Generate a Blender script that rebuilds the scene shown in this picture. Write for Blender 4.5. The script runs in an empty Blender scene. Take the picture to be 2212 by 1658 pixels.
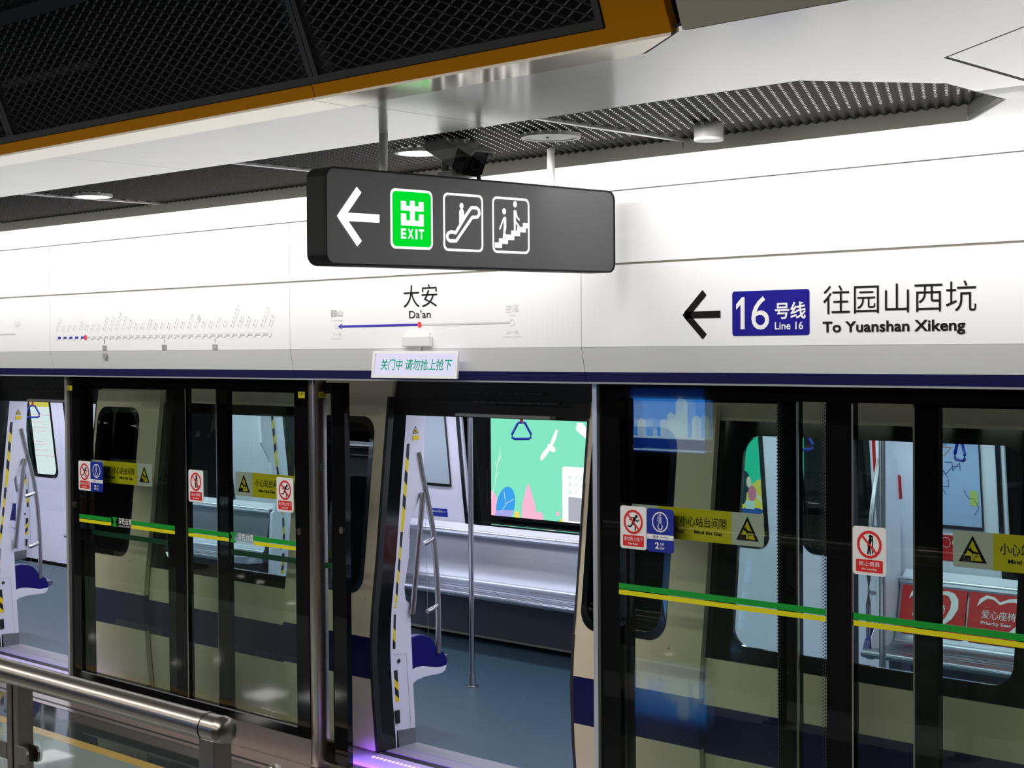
import bpy, math, random
from mathutils import Vector, Matrix
random.seed(4)
S = bpy.context.scene
COL = S.collection
R = math.radians

# ------------------------------------------------------------------ camera
cam_d = bpy.data.cameras.new('camera'); cam = bpy.data.objects.new('camera', cam_d); COL.objects.link(cam)
cam_d.sensor_fit = 'HORIZONTAL'; cam_d.sensor_width = 36.0; cam_d.lens = 36.0 * 3328.96 / 2212.0
cam_d.clip_start = 0.05; cam_d.clip_end = 200
yaw, pit, rol = -0.756513, -0.0230328, -0.00729264
f = Vector((math.sin(yaw) * math.cos(pit), math.cos(yaw) * math.cos(pit), math.sin(pit)))
r = Vector((math.cos(yaw), -math.sin(yaw), 0)); u = r.cross(f)
r2 = math.cos(rol) * r + math.sin(rol) * u; u2 = -math.sin(rol) * r + math.cos(rol) * u
M = Matrix((r2, u2, -f)).transposed().to_4x4(); M.translation = Vector((6.62775, -5.38254, 2.30))
cam.matrix_world = M
S.camera = cam

# ------------------------------------------------------------------ world, exposure
W = bpy.data.worlds.new('world'); S.world = W; W.use_nodes = True
bg = W.node_tree.nodes['Background']; bg.inputs[0].default_value = (0.93, 0.96, 1.0, 1); bg.inputs[1].default_value = 0.35
S.view_settings.view_transform = 'Standard'; S.view_settings.look = 'None'
S.view_settings.exposure = 0.0; S.view_settings.gamma = 1.0
S.view_settings.use_curve_mapping = False
S.cycles.max_bounces = 10; S.cycles.transparent_max_bounces = 24; S.cycles.glossy_bounces = 5
S.cycles.caustics_reflective = False; S.cycles.caustics_refractive = False
S.cycles.sample_clamp_indirect = 8.0; S.cycles.use_denoising = True

def area(name, loc, sx, sy, power, color=(1, 1, 1), rot=(0, 0, 0), spread=None):
    d = bpy.data.lights.new(name, 'AREA'); d.shape = 'RECTANGLE'; d.size = sx; d.size_y = sy
    d.energy = power; d.color = color
    if spread: d.spread = spread
    o = bpy.data.objects.new(name, d); COL.objects.link(o); o.location = loc; o.rotation_euler = rot
    return o
# fill areas added behind and beside the camera for general platform light
area('platform_fill', (-1.5, -4.6, 3.5), 15, 0.5, 330, (1.0, 0.97, 0.92))
area('platform_fill', (-1.5, -7.6, 3.5), 15, 0.5, 270, (1.0, 0.97, 0.92))
# fill strip added below the ceiling to brighten header wall and recess trim
area('header_fill', (1.0, -0.75, 3.075), 16, 0.06, 66, (1.0, 0.985, 0.96), rot=(R(52), 0, 0), spread=R(125))
# car interior lamps
for yy in (1.25, 2.55):
    area('car_lamp', (-2.0, yy, 2.12), 24, 0.22, 165, (0.86, 0.88, 1.0))
# violet edge lighting in the platform gap

for xx, ln in ((0.75, 1.5), (-3.9, 2.2)):
    area('gap_lamp', (xx, 0.13, 0.055), ln, 0.02, 4.0, (0.22, 0.05, 1.0), rot=(R(64), 0, 0), spread=R(75))

# ------------------------------------------------------------------ materials
MATS = {}
def mat(name, col, rough=0.5, metal=0.0, emit=0.0, ecol=None, spec=0.5, noise=0.0, nscale=20.0, coat=0.0, bump=0.0, stretch=None, rvar=0.0):
    m = bpy.data.materials.new(name); m.use_nodes = True; nt = m.node_tree
    b = nt.nodes['Principled BSDF']
    b.inputs['Base Color'].default_value = (*col, 1); b.inputs['Roughness'].default_value = rough
    b.inputs['Metallic'].default_value = metal; b.inputs['Specular IOR Level'].default_value = spec
    b.inputs['Coat Weight'].default_value = coat
    if emit:
        b.inputs['Emission Color'].default_value = (*(ecol or col), 1); b.inputs['Emission Strength'].default_value = emit
    if noise or bump or rvar:
        tc = nt.nodes.new('ShaderNodeTexCoord'); mp = nt.nodes.new('ShaderNodeMapping')
        nz = nt.nodes.new('ShaderNodeTexNoise'); nz.inputs['Scale'].default_value = nscale; nz.inputs['Detail'].default_value = 4
        if stretch: mp.inputs['Scale'].default_value = stretch
        nt.links.new(tc.outputs['Object'], mp.inputs[0]); nt.links.new(mp.outputs[0], nz.inputs['Vector'])
        if noise:
            mx = nt.nodes.new('ShaderNodeMix'); mx.data_type = 'RGBA'
            mx.inputs[6].default_value = (*[c * (1 - noise) for c in col], 1)
            mx.inputs[7].default_value = (*[min(1, c * (1 + noise)) for c in col], 1)
            nt.links.new(nz.outputs['Fac'], mx.inputs[0]); nt.links.new(mx.outputs[2], b.inputs['Base Color'])
        if bump:
            bp = nt.nodes.new('ShaderNodeBump'); bp.inputs['Strength'].default_value = bump; bp.inputs['Distance'].default_value = 0.01
            nt.links.new(nz.outputs['Fac'], bp.inputs['Height']); nt.links.new(bp.outputs[0], b.inputs['Normal'])
        if rvar:
            mr = nt.nodes.new('ShaderNodeMapRange'); mr.inputs['To Min'].default_value = max(0.02, rough - rvar); mr.inputs['To Max'].default_value = rough + rvar
            nt.links.new(nz.outputs['Fac'], mr.inputs['Value']); nt.links.new(mr.outputs[0], b.inputs['Roughness'])
    MATS[name] = m
    return m
def emis(name, col, s):
    m = bpy.data.materials.new(name); m.use_nodes = True; nt = m.node_tree
    nt.nodes.remove(nt.nodes['Principled BSDF']); e = nt.nodes.new('ShaderNodeEmission')
    e.inputs[0].default_value = (*col, 1); e.inputs[1].default_value = s
    nt.links.new(e.outputs[0], nt.nodes['Material Output'].inputs[0]); MATS[name] = m
    return m
def glass(name, tint, ior=1.45, gain=1.0, rough=0.0):
    m = bpy.data.materials.new(name); m.use_nodes = True; nt = m.node_tree
    nt.nodes.remove(nt.nodes['Principled BSDF'])
    t = nt.nodes.new('ShaderNodeBsdfTransparent'); t.inputs[0].default_value = (*tint, 1)
    g = nt.nodes.new('ShaderNodeBsdfGlossy'); g.inputs['Roughness'].default_value = rough; g.inputs['Color'].default_value = (gain, gain, gain, 1)
    fr = nt.nodes.new('ShaderNodeFresnel'); fr.inputs['IOR'].default_value = ior
    mx = nt.nodes.new('ShaderNodeMixShader')
    nt.links.new(fr.outputs[0], mx.inputs[0]); nt.links.new(t.outputs[0], mx.inputs[1]); nt.links.new(g.outputs[0], mx.inputs[2])
    nt.links.new(mx.outputs[0], nt.nodes['Material Output'].inputs[0]); MATS[name] = m
    return m

WHITE = mat('white_enamel', (0.86, 0.86, 0.87), 0.28, coat=0.2)
SHADEB = mat('shaded_white_enamel', (0.66, 0.66, 0.66), 0.3)  # white enamel greyed: shade of the inward-tilted band put into the colour
NAVYB = mat('navy_enamel', (0.006, 0.005, 0.075), 0.5, spec=0.3)
CEILG = mat('satin_ceiling_metal', (0.86, 0.86, 0.85), 0.17, metal=0.35, noise=0.05, nscale=2.0, bump=0.02, rvar=0.05)
CEILW = mat('white_ceiling_metal', (0.85, 0.85, 0.84), 0.35)
BEIGEC = mat('beige_bulkhead_metal', (0.42, 0.385, 0.31), 0.45)
STRIP = mat('champagne_metal', (0.82, 0.72, 0.58), 0.12, metal=0.75, bump=0.02, nscale=2.0)
ORANGE = mat('orange_enamel', (0.50, 0.19, 0.0), 0.55, spec=0.08, noise=0.05, nscale=3)
DKFR = mat('charcoal_frame', (0.026, 0.025, 0.025), 0.5)
MESHM = mat('charcoal_mesh', (0.028, 0.028, 0.028), 0.5)
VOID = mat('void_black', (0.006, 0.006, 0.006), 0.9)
TRIMG = mat('olive_grey_trim', (0.12, 0.122, 0.10), 0.5, spec=0.2)
ALU = mat('aluminium_rail', (0.72, 0.72, 0.73), 0.3, metal=0.7)
RODM = mat('grey_rod_paint', (0.72, 0.71, 0.66), 0.4)
STEEL = mat('brushed_steel', (0.30, 0.265, 0.235), 0.28, metal=1.0, noise=0.12, nscale=60, stretch=(1, 1, 0.03))
STEELP = mat('post_steel', (0.62, 0.55, 0.50), 0.24, metal=1.0, noise=0.08, nscale=80, stretch=(1, 1, 0.02))
STEELK = mat('kick_steel', (0.40, 0.34, 0.31), 0.35, metal=0.9, noise=0.08, nscale=20)
INOX = mat('seat_steel', (0.36, 0.385, 0.44), 0.30, metal=1.0, noise=0.10, nscale=30, stretch=(0.05, 1, 1))
GRAB = mat('grab_rail_steel', (0.50, 0.48, 0.50), 0.22, metal=1.0)
BLK = mat('gloss_black', (0.004, 0.004, 0.0045), 0.03, spec=0.25)
BLKM = mat('matt_black', (0.008, 0.008, 0.009), 0.6)
SIGNB = mat('sign_black', (0.045, 0.045, 0.052), 0.45, noise=0.06, nscale=6, spec=0.8)
SIGNB.node_tree.nodes['Principled BSDF'].inputs['IOR'].default_value = 1.6
SIGNE = mat('sign_edge_black', (0.006, 0.006, 0.006), 0.5, spec=0.2)
SIGNW = emis('sign_white_light', (1, 1, 1), 1.5)
SIGNG = emis('sign_green_light', (0.0, 0.72, 0.028), 1.0)
INKB = mat('black_ink', (0.008, 0.007, 0.007), 0.6, spec=0.15)
INKG = mat('pale_grey_ink', (0.60, 0.60, 0.60), 0.5)
INKG2 = mat('grey_ink', (0.30, 0.30, 0.30), 0.5)
INKL = mat('faint_ink', (0.72, 0.72, 0.73), 0.5)
LINEBLUE = mat('line_blue_ink', (0.035, 0.02, 0.42), 0.4)
BOXBLUE = mat('route_box_blue', (0.010, 0.007, 0.24), 0.5, spec=0.2)
RED = mat('red_ink', (0.72, 0.012, 0.012), 0.45)
REDDOT = mat('red_dot_ink', (0.85, 0.04, 0.04), 0.45)
WHT = mat('white_ink', (0.83, 0.82, 0.80), 0.45)
STBLUE = mat('sticker_blue', (0.006, 0.02, 0.30), 0.4)
STYEL = mat('sticker_yellow', (1.0, 0.80, 0.0), 0.5)
TAGYEL = mat('tag_yellow', (0.85, 0.75, 0.0), 0.5)
SGREEN = mat('stripe_green', (0.0, 0.31, 0.022), 0.4)
SYELL = mat('stripe_yellow', (0.78, 0.70, 0.0), 0.4)
DGREEN = mat('dull_green_band', (0.0, 0.07, 0.02), 0.5)
LCDM = emis('lcd_panel_light', (0.80, 0.78, 1.0), 0.92)
LCDT = emis('lcd_green_text', (0.0, 0.33, 0.17), 1.0)
PLASTW = mat('white_plastic', (0.80, 0.78, 0.78), 0.4)
PSDGL = glass('screen_glass', (0.82, 0.92, 0.84), 1.5, 1.0)
LEAFGL = glass('leaf_glass', (0.90, 0.95, 0.92), 1.35, 1.0)
RAILGL = glass('rail_glass', (0.84, 0.93, 0.89), 1.45)
TRNGL = glass('car_window_glass', (0.66, 0.80, 0.80), 1.4)
DKGL = glass('dark_car_glass', (0.16, 0.18, 0.18), 1.45)
CREAM = mat('cream_car_paint', (0.70, 0.60, 0.45), 0.35, spec=0.3)
CARNAVY = mat('navy_car_paint', (0.006, 0.008, 0.075), 0.25, spec=0.15)
CARBLK = mat('black_car_paint', (0.005, 0.006, 0.006), 0.1, coat=0.3)
INTW = mat('car_white_panel', (0.76, 0.77, 0.88), 0.35)
INTF = mat('car_floor_rubber', (0.030, 0.068, 0.098), 0.42, noise=0.12, nscale=90)
SILL = mat('sill_metal', (0.36, 0.33, 0.37), 0.4, metal=0.6)
TREAD = mat('sill_grey', (0.28, 0.28, 0.30), 0.5)
HAZY = mat('hazard_yellow', (0.85, 0.66, 0.0), 0.5)
HAZK = mat('hazard_black', (0.01, 0.01, 0.01), 0.5)
WHALEB = mat('seat_end_navy', (0.004, 0.003, 0.13), 0.3)
STRAPB = mat('strap_blue', (0.004, 0.03, 0.36), 0.35)
BOARD = mat('notice_board_grey', (0.42, 0.50, 0.56), 0.25)
MAPM = mat('map_paper', (0.40, 0.52, 0.78), 0.3)
UNDER = mat('bench_box_grey', (0.10, 0.11, 0.13), 0.4, metal=0.4)
CUSH = mat('priority_red', (0.55, 0.012, 0.015), 0.4)
CAMW = mat('cctv_grey', (0.30, 0.30, 0.28), 0.4)
CAMB = mat('cctv_black', (0.006, 0.006, 0.006), 0.25)
DLR = mat('downlight_rim', (0.75, 0.75, 0.73), 0.4)
DLE = emis('downlight_light', (1.0, 0.97, 0.92), 14.0)
DLH = emis('hall_lamp_light', (1.0, 0.98, 0.95), 14.0)
COVE = emis('cove_glow', (1.0, 0.985, 0.96), 3.6)
CARL = emis('car_ceiling_light', (0.88, 0.9, 1.0), 4.0)
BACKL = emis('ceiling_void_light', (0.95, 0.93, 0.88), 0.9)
PINKLED = emis('violet_led', (1.0, 0.35, 1.0), 3.0)
VIOLET = mat('violet_lit_edge', (0.30, 0.28, 0.34), 0.4)
TILED = mat('dark_granite_tile', (0.035, 0.038, 0.04), 0.05, noise=0.35, nscale=160, spec=0.6)
TILEL = mat('speckled_granite_tile', (0.36, 0.39, 0.36), 0.045, noise=0.45, nscale=220, spec=0.6)
TILEF = mat('polished_hall_floor', (0.10, 0.105, 0.10), 0.025, spec=0.6)
FLINE = mat('yellow_floor_line', (0.72, 0.42, 0.10), 0.2)
GROUT = mat('grout', (0.05, 0.05, 0.05), 0.7)
DARKW = mat('dark_wall', (0.02, 0.022, 0.022), 0.6)
ADG = emis('ad_mint', (0.25, 0.88, 0.60), 0.92)
ADG2 = emis('ad_green', (0.03, 0.80, 0.50), 0.9)
ADP = emis('ad_pink', (1.0, 0.52, 0.72), 0.95)
ADB = emis('ad_blue', (0.05, 0.38, 0.90), 0.95)
ADV = emis('ad_violet', (0.42, 0.42, 0.88), 0.95)
ADW = emis('ad_white', (1, 1, 1), 1.05)
ADY = emis('ad_yellow', (0.95, 0.72, 0.12), 1.0)
ADK = emis('ad_dark', (0.02, 0.05, 0.07), 1.0)
ADN = emis('ad_navy', (0.04, 0.10, 0.45), 1.0)
ADR = emis('ad_rose', (0.9, 0.25, 0.40), 0.9)
ADS = emis('ad_skin', (1.0, 0.80, 0.70), 0.9)
SCB = emis('screen_blue', (0.03, 0.22, 0.75), 9.0)
SCD = emis('screen_deep_blue', (0.01, 0.05, 0.35), 5.0)
SCW = emis('screen_white', (0.5, 0.75, 1.0), 6.0)

# speckled floor of the car
nt = INTF.node_tree
v = nt.nodes.new('ShaderNodeTexVoronoi'); v.inputs['Scale'].default_value = 26; tc = nt.nodes.new('ShaderNodeTexCoord')
nt.links.new(tc.outputs['Object'], v.inputs['Vector'])
ma = nt.nodes.new('ShaderNodeMath'); ma.operation = 'LESS_THAN'; ma.inputs[1].default_value = 0.055
nt.links.new(v.outputs['Distance'], ma.inputs[0])
mx = nt.nodes.new('ShaderNodeMix'); mx.data_type = 'RGBA'
src = nt.nodes['Principled BSDF'].inputs['Base Color'].links[0].from_socket
nt.links.new(ma.outputs[0], mx.inputs[0]); nt.links.new(src, mx.inputs[6]); mx.inputs[7].default_value = (0.30, 0.40, 0.42, 1)
nt.links.new(mx.outputs[2], nt.nodes['Principled BSDF'].inputs['Base Color'])

# perforated corrugated ceiling sheet: round holes on a slanted lattice
PERF = mat('perforated_dark_sheet', (0.010, 0.009, 0.009), 0.6, spec=0.10)
nt = PERF.node_tree
def mth(op, a, b=None):
    n = nt.nodes.new('ShaderNodeMath'); n.operation = op
    for i, q in enumerate((a, b)):
        if q is None: continue
        if isinstance(q, (int, float)): n.inputs[i].default_value = q
        else: nt.links.new(q, n.inputs[i])
    return n.outputs[0]
tc = nt.nodes.new('ShaderNodeNewGeometry'); sx = nt.nodes.new('ShaderNodeSeparateXYZ')
nt.links.new(tc.outputs['Position'], sx.inputs[0])
s_ = mth('ADD', sx.outputs[0], mth('MULTIPLY', sx.outputs[1], 0.512))
w_ = mth('MULTIPLY', sx.outputs[1], 1.124)
ds = mth('MULTIPLY', mth('SUBTRACT', mth('FRACT', mth('ADD', mth('DIVIDE', s_, 0.042), 100.5)), 0.5), 0.042)
dw = mth('MULTIPLY', mth('SUBTRACT', mth('FRACT', mth('ADD', mth('DIVIDE', w_, 0.033), 100.5)), 0.5), 0.033)
dd = mth('SQRT', mth('ADD', mth('MULTIPLY', ds, ds), mth('MULTIPLY', dw, dw)))
hole = mth('LESS_THAN', dd, 0.0062)
tr = nt.nodes.new('ShaderNodeBsdfTransparent'); ms = nt.nodes.new('ShaderNodeMixShader')
nt.links.new(hole, ms.inputs[0]); nt.links.new(nt.nodes['Principled BSDF'].outputs[0], ms.inputs[1]); nt.links.new(tr.outputs[0], ms.inputs[2])
nt.links.new(ms.outputs[0], nt.nodes['Material Output'].inputs[0])

# ------------------------------------------------------------------ object helpers
ORG = {}
def tag(o, label=None, cat=None, group=None, kind=None):
    if label: o['label'] = label
    if cat: o['category'] = cat
    if group: o['group'] = group
    if kind: o['kind'] = kind
    return o
def thing(name, label, cat, loc=(0, 0, 0), group=None):
    o = bpy.data.objects.new(name, None); COL.objects.link(o); o.location = loc; o.empty_display_size = 0.1
    ORG[o.name] = Vector(loc); tag(o, label, cat, group); return o
class MB:
    def __init__(s): s.v = []; s.f = []
    def add(s, vs, fs):
        n = len(s.v); s.v += [tuple(p) for p in vs]; s.f += [tuple(i + n for i in q) for q in fs]; return s
    def box(s, x0, x1, y0, y1, z0, z1):
        return s.add([(x0,y0,z0),(x1,y0,z0),(x1,y1,z0),(x0,y1,z0),(x0,y0,z1),(x1,y0,z1),(x1,y1,z1),(x0,y1,z1)],
                     [(0,3,2,1),(4,5,6,7),(0,1,5,4),(1,2,6,5),(2,3,7,6),(3,0,4,7)])
    def tube(s, pts, rad, n=12, cap=True):
        pts = [Vector(p) for p in pts]; rings = []
        for i, p in enumerate(pts):
            d = (pts[min(i+1, len(pts)-1)] - pts[max(i-1, 0)]).normalized()
            a = d.cross(Vector((0, 0, 1)));
            if a.length < 0.05: a = d.cross(Vector((0, 1, 0)))
            a.normalize(); b = d.cross(a); rr = rad[i] if isinstance(rad, (list, tuple)) else rad
            rings.append([p + a * rr * math.cos(2*math.pi*k/n) + b * rr * math.sin(2*math.pi*k/n) for k in range(n)])
        vs = [q for rg in rings for q in rg]; fs = []
        for i in range(len(pts) - 1):
            for k in range(n): fs.append((i*n+k, i*n+(k+1) % n, (i+1)*n+(k+1) % n, (i+1)*n+k))
        if cap: fs += [tuple(range(n-1, -1, -1)), tuple((len(pts)-1)*n+k for k in range(n))]
        return s.add(vs, fs)
    def prism(s, poly, F, d0, d1):
        n = len(poly); vs = [F(p[0], p[1], d0) for p in poly] + [F(p[0], p[1], d1) for p in poly]
        fs = [tuple(range(n-1, -1, -1)), tuple(range(n, 2*n))] + [(i, (i+1) % n, (i+1) % n + n, i+n) for i in range(n)]
        return s.add(vs, fs)
    def poly(s, poly, F, d=0.0):
        return s.add([F(p[0], p[1], d) for p in poly], [tuple(range(len(poly)))])
    def ring(s, outer, inner, F, d0=0.0, d1=None):
        n = len(outer)
        if d1 is None:
            return s.add([F(p[0], p[1], d0) for p in outer] + [F(p[0], p[1], d0) for p in inner], [(i, (i+1) % n, (i+1) % n+n, i+n) for i in range(n)])
        vs = [F(*p, d1) for p in outer] + [F(*p, d1) for p in inner] + [F(*p, d0) for p in outer] + [F(*p, d0) for p in inner]
        fs = []
        for i in range(n):
            j = (i+1) % n
            fs += [(i, j, j+n, i+n), (i+2*n, i+3*n, j+3*n, j+2*n), (i+2*n, j+2*n, j, i), (i+n, j+n, j+3*n, i+3*n)]
        return s.add(vs, fs)
    def stroke(s, pts, w, F, d=0.0, closed=False, caps=True):
        P = [Vector(p) for p in pts]; seg = list(zip(P, P[1:])) + ([(P[-1], P[0])] if closed else [])
        for a, b in seg:
            t = (b - a).normalized() if (b-a).length > 1e-9 else Vector((1, 0)); nn = Vector((-t.y, t.x)) * w / 2
            s.poly([a + nn, a - nn, b - nn, b + nn], F, d)
        if caps:
            for p in P: s.poly([(p.x + w/2*math.cos(k*math.pi/5), p.y + w/2*math.sin(k*math.pi/5)) for k in range(10)], F, d)
        return s
    def disc(s, c, rx, F, d=0.0, ry=None, n=28):
        ry = ry or rx
        return s.poly([(c[0] + rx*math.cos(2*math.pi*k/n), c[1] + ry*math.sin(2*math.pi*k/n)) for k in range(n)], F, d)
    def build(s, name, m, parent=None, smooth=False, bevel=0.0, label=None):
        o0 = Vector((0, 0, 0)) if parent is None else ORG[parent.name]
        me = bpy.data.meshes.new(name)
        me.from_pydata([(p[0]-o0.x, p[1]-o0.y, p[2]-o0.z) for p in s.v], [], s.f)
        me.materials.append(m)
        if smooth:
            me.polygons.foreach_set('use_smooth', [True]*len(me.polygons))
        me.update(); me.validate()
        if smooth:
            try: me.set_sharp_from_angle(angle=R(40))
            except Exception: pass
        o = bpy.data.objects.new(name, me); COL.objects.link(o)
        if parent is not None: o.parent = parent
        ORG[o.name] = o0
        if bevel:
            b = o.modifiers.new('bevel', 'BEVEL'); b.width = bevel; b.segments = 2; b.limit_method = 'ANGLE'
        if label: o['label'] = label
        return o
def rrect(x0, x1, y0, y1, r_, n=6):
    out = []
    rr = r_ if isinstance(r_, (list, tuple)) else (r_,)*4     # bl, br, tr, tl
    for (cx, cy, a0, q) in ((x0+rr[0], y0+rr[0], 180, rr[0]), (x1-rr[1], y0+rr[1], 270, rr[1]), (x1-rr[2], y1-rr[2], 0, rr[2]), (x0+rr[3], y1-rr[3], 90, rr[3])):
        for k in range(n+1):
            a = R(a0 + 90*k/n); out.append((cx + q*math.cos(a), cy + q*math.sin(a)))
    return out
def circ(cx, cy, rx, ry=None, n=32):
    ry = ry or rx; return [(cx + rx*math.cos(2*math.pi*k/n), cy + ry*math.sin(2*math.pi*k/n)) for k in range(n)]
def FR(o, uu, vv):
    o = Vector(o); uu = Vector(uu); vv = Vector(vv); nn = uu.cross(vv).normalized()
    return lambda a, b, d=0.0: o + uu*a + vv*b + nn*d
def XZ(y): return FR((0, y, 0), (1, 0, 0), (0, 0, 1))          # faces -Y
def YZ(x): return FR((x, 0, 0), (0, 1, 0), (0, 0, 1))          # faces +X
_tc = {}
def text(body, x0, x1, z0, z1, F, m, name='lettering', parent=None, bold=0.0, d=0.002, rot=0.0, keep=False, label=None):
    key = (body, bold)
    if key not in _tc:
        c = bpy.data.curves.new('t', 'FONT'); c.body = body; c.offset = bold; c.resolution_u = 4
        o = bpy.data.objects.new('t', c); COL.objects.link(o)
        dg = bpy.context.evaluated_depsgraph_get()
        me = bpy.data.meshes.new_from_object(o.evaluated_get(dg))
        vs = [tuple(q.co[:2]) for q in me.vertices]; fs = [tuple(p.vertices) for p in me.polygons]
        bpy.data.objects.remove(o); bpy.data.curves.remove(c); bpy.data.meshes.remove(me)
        _tc[key] = (vs, fs)
    vs, fs = _tc[key]
    mnx = min(q[0] for q in vs); mxx = max(q[0] for q in vs); mny = min(q[1] for q in vs); mxy = max(q[1] for q in vs)
    ca, sa = math.cos(rot), math.sin(rot); out = []
    kx = (x1-x0)/(mxx-mnx); kz = (z1-z0)/(mxy-mny)
    if keep: kx = kz
    for q in vs:
        a = (q[0]-mnx)*kx; b = (q[1]-mny)*kz
        out.append(F(x0 + a*ca - b*sa, z0 + a*sa + b*ca, d))
    mb = MB(); mb.add(out, fs)
    if m is None: return mb
    return mb.build(name, m, parent, label=label)
def copy_tree(o, parent=None, off=(0, 0, 0)):
    c = o.copy(); COL.objects.link(c)
    if parent is not None: c.parent = parent
    else: c.location = o.location + Vector(off)
    for ch in list(o.children): copy_tree(ch, c)
    return c
def struct(o, label=None): o['kind'] = 'structure'; return tag(o, label)
def box(name, m, x0, x1, y0, y1, z0, z1, parent=None, bevel=0.0, label=None):
    return MB().box(x0, x1, y0, y1, z0, z1).build(name, m, parent, bevel=bevel, label=label)
P = 4.56

# ================================================================== SETTING
# floor: granite tiles, yellow guide line, screen-door sill
fl = struct(box('floor', GROUT, -30, 14, -24, -0.02, -0.10, -0.012))
xs = [-1.18 + 0.805*k for k in range(-6, 9)]
mD = None
def tiles(y0, y1, m, x_list):
    proto = None
    for xa in x_list:
        if proto is None:
            proto = MB().box(xa+.0015, xa+.8035, y0+.0015, y1-.0015, -.012, 0.0).build('tile', m, fl, bevel=0.0)
            px = xa
        else:
            c = proto.copy(); COL.objects.link(c); c.location.x = xa - px
tiles(-0.555, -0.205, TILED, xs)
tiles(-1.441, -0.636, TILEL, xs)
tiles(-2.246, -1.441, TILEL, xs)
tiles(-3.051, -2.246, TILEL, xs)
o = MB().box(-30, 14, -24, -3.052, -.012, -0.001).build('floor_field', TILEF, fl)
o = MB().box(-26, xs[0], -3.05, -0.636, -.012, -0.001).build('floor_field', TILEL, fl)
box('guide_line', FLINE, -26, 14, -0.636, -0.555, -.012, 0.0005, fl, label='yellow guide line set into the floor')
box('door_sill', STEELK, -26, 14, -0.20, -0.015, -.012, 0.0, fl)
box('sill_groove', BLKM, -26, 14, -0.155, -0.135, -.006, 0.0015, fl)
struct(box('wall_back', DARKW, -30, 14, -24.2, -24, -0.1, 5.5))
struct(box('blocker_wall_left', DARKW, -30.2, -30, -24, 6.3, -1.7, 5.5))  # unseen end wall added to keep world light out of the glass
struct(box('blocker_wall_right', DARKW, 14, 14.2, -24, 6.3, -1.7, 5.5))  # likewise added out of view to block world light
struct(box('wall_track', DARKW, -30, 14, 6.13, 6.3, -1.6, 5.2), None)
struct(box('trim_1', STEELK, -26, 14, -0.02, 0.20, -0.5, -0.001))       # platform edge
struct(box('track_floor', DARKW, -26, 14, 0.20, 6.2, -1.7, -1.5))

# ceiling ------------------------------------------------------------
ceil = struct(MB().box(-26, -25.9, -0.3, -0.2, 3.3, 3.4).build('ceiling', CEILW, None))
def pan(name, m, poly, z0=3.1, z1=3.112, label=None, par=None):
    Fz = lambda a, b, d=0.0: Vector((a, b, d))
    mb = MB(); n = len(poly)
    mb.prism(poly, Fz, z0, z1)
    return mb.build(name, m, par or ceil, label=label)
NE, FE = -1.385, -0.27          # recess near and far edges
g = 0.002
jx = [0.91 + 1.88*k for k in range(-9, 2)]     # joints of the near panels
# near glossy panels, from the bulkhead to the recess, joints a few mm wide
edges = [q for q in jx if q < 2.9]
for a, b in zip(edges[:-1], edges[1:]):
    pan('panel', CEILG, [(a+g, -2.062), (b-g, -2.062), (b-g, NE), (a+g, NE)])
# large end panel around the chamfered end of the recess; dark joints between panels
pan('panel', CEILG, [(2.79+g, -2.062), (4.005, -2.062), (4.245, -2.232), (5.18, -2.232), (5.12, -1.82), (4.546, -1.418), (4.535, -0.822), (4.344, -0.822), (4.342, -1.036), (4.061, -1.394), (2.79+g, -1.39)])
pan('panel', CEILG, [(5.192, -2.232), (5.70, -2.232), (5.134, -1.832)])
pan('panel', CEILG, [(4.562, -1.420), (5.72, -2.232), (12, -2.232), (12, -0.25), (4.549, -0.25)])
pan('panel', CEILW, [(4.0, -0.262), (4.039, FE), (4.334, -0.616), (4.344, -0.818), (4.535, -0.818), (4.535, -0.262)])
pan('reveal', BLKM, [(4.25, -2.236), (12, -2.236), (12, -0.2), (4.36, -0.2), (4.36, -1.05)], 3.118, 3.13)
# recess walls (grey-green return) and its chamfered end
tr = thing('recess_trim', 'olive grey metal return along the far edge of the perforated ceiling recess', 'ceiling trim', (0, FE, 3.1))
for a, b in ((-26, -8.4), (-8.4, -4.68), (-4.68, -0.94), (-0.94, 2.778), (2.782, 4.039)):
    MB().box(a+.001, b-.001, FE, FE+.012, 3.097, 3.20).build('trim_board', TRIMG, tr)
MB().prism([(4.039, FE), (4.334, -0.616), (4.342, -0.610), (4.045, FE+.012)], lambda a, b, d=0: Vector((a, b, d)), 3.097, 3.20).build('trim_board', TRIMG, tr)
MB().prism([(4.334, -0.616), (4.342, -1.036), (4.35, -1.036), (4.342, -0.616)], lambda a, b, d=0: Vector((a, b, d)), 3.1, 3.20).build('trim_board', TRIMG, tr)
# corrugated perforated sheets, ridges slanted to the track
def corr(xa, xb):
    mb = MB(); step = 0.042
    y0, y1 = NE-.03, FE+.004
    k0 = math.floor((xa + 0.512*y0)/step)-1; k1 = math.ceil((xb + 0.512*y1)/step)+1
    vs = []; fs = []
    def pt(s, y, z):
        x = s - 0.512*y; return (x, y, z)
    prof = []
    for k in range(k0, k1+1):
        prof += [(k*step, 3.150), (k*step+step*0.25, 3.1545), (k*step+step*0.5, 3.160), (k*step+step*0.75, 3.1545)]
    NY = 14
    for s, z in prof:
        for j in range(NY+1):
            y = y0 + (y1-y0)*j/NY; x = s - 0.512*y; x = min(max(x, xa), xb); vs.append((x, y, z))
    for i in range(len(prof)-1):
        for j in range(NY):
            a = i*(NY+1)+j; q = (a, a+NY+1, a+NY+2, a+1)
            if max(vs[t][0] for t in q) - min(vs[t][0] for t in q) < 1e-6: continue
            fs.append(q)
    mb.add(vs, fs); return mb
cv = [-6.55, -4.68, -2.81, -0.945, 0.93, 2.79, 4.36]
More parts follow.
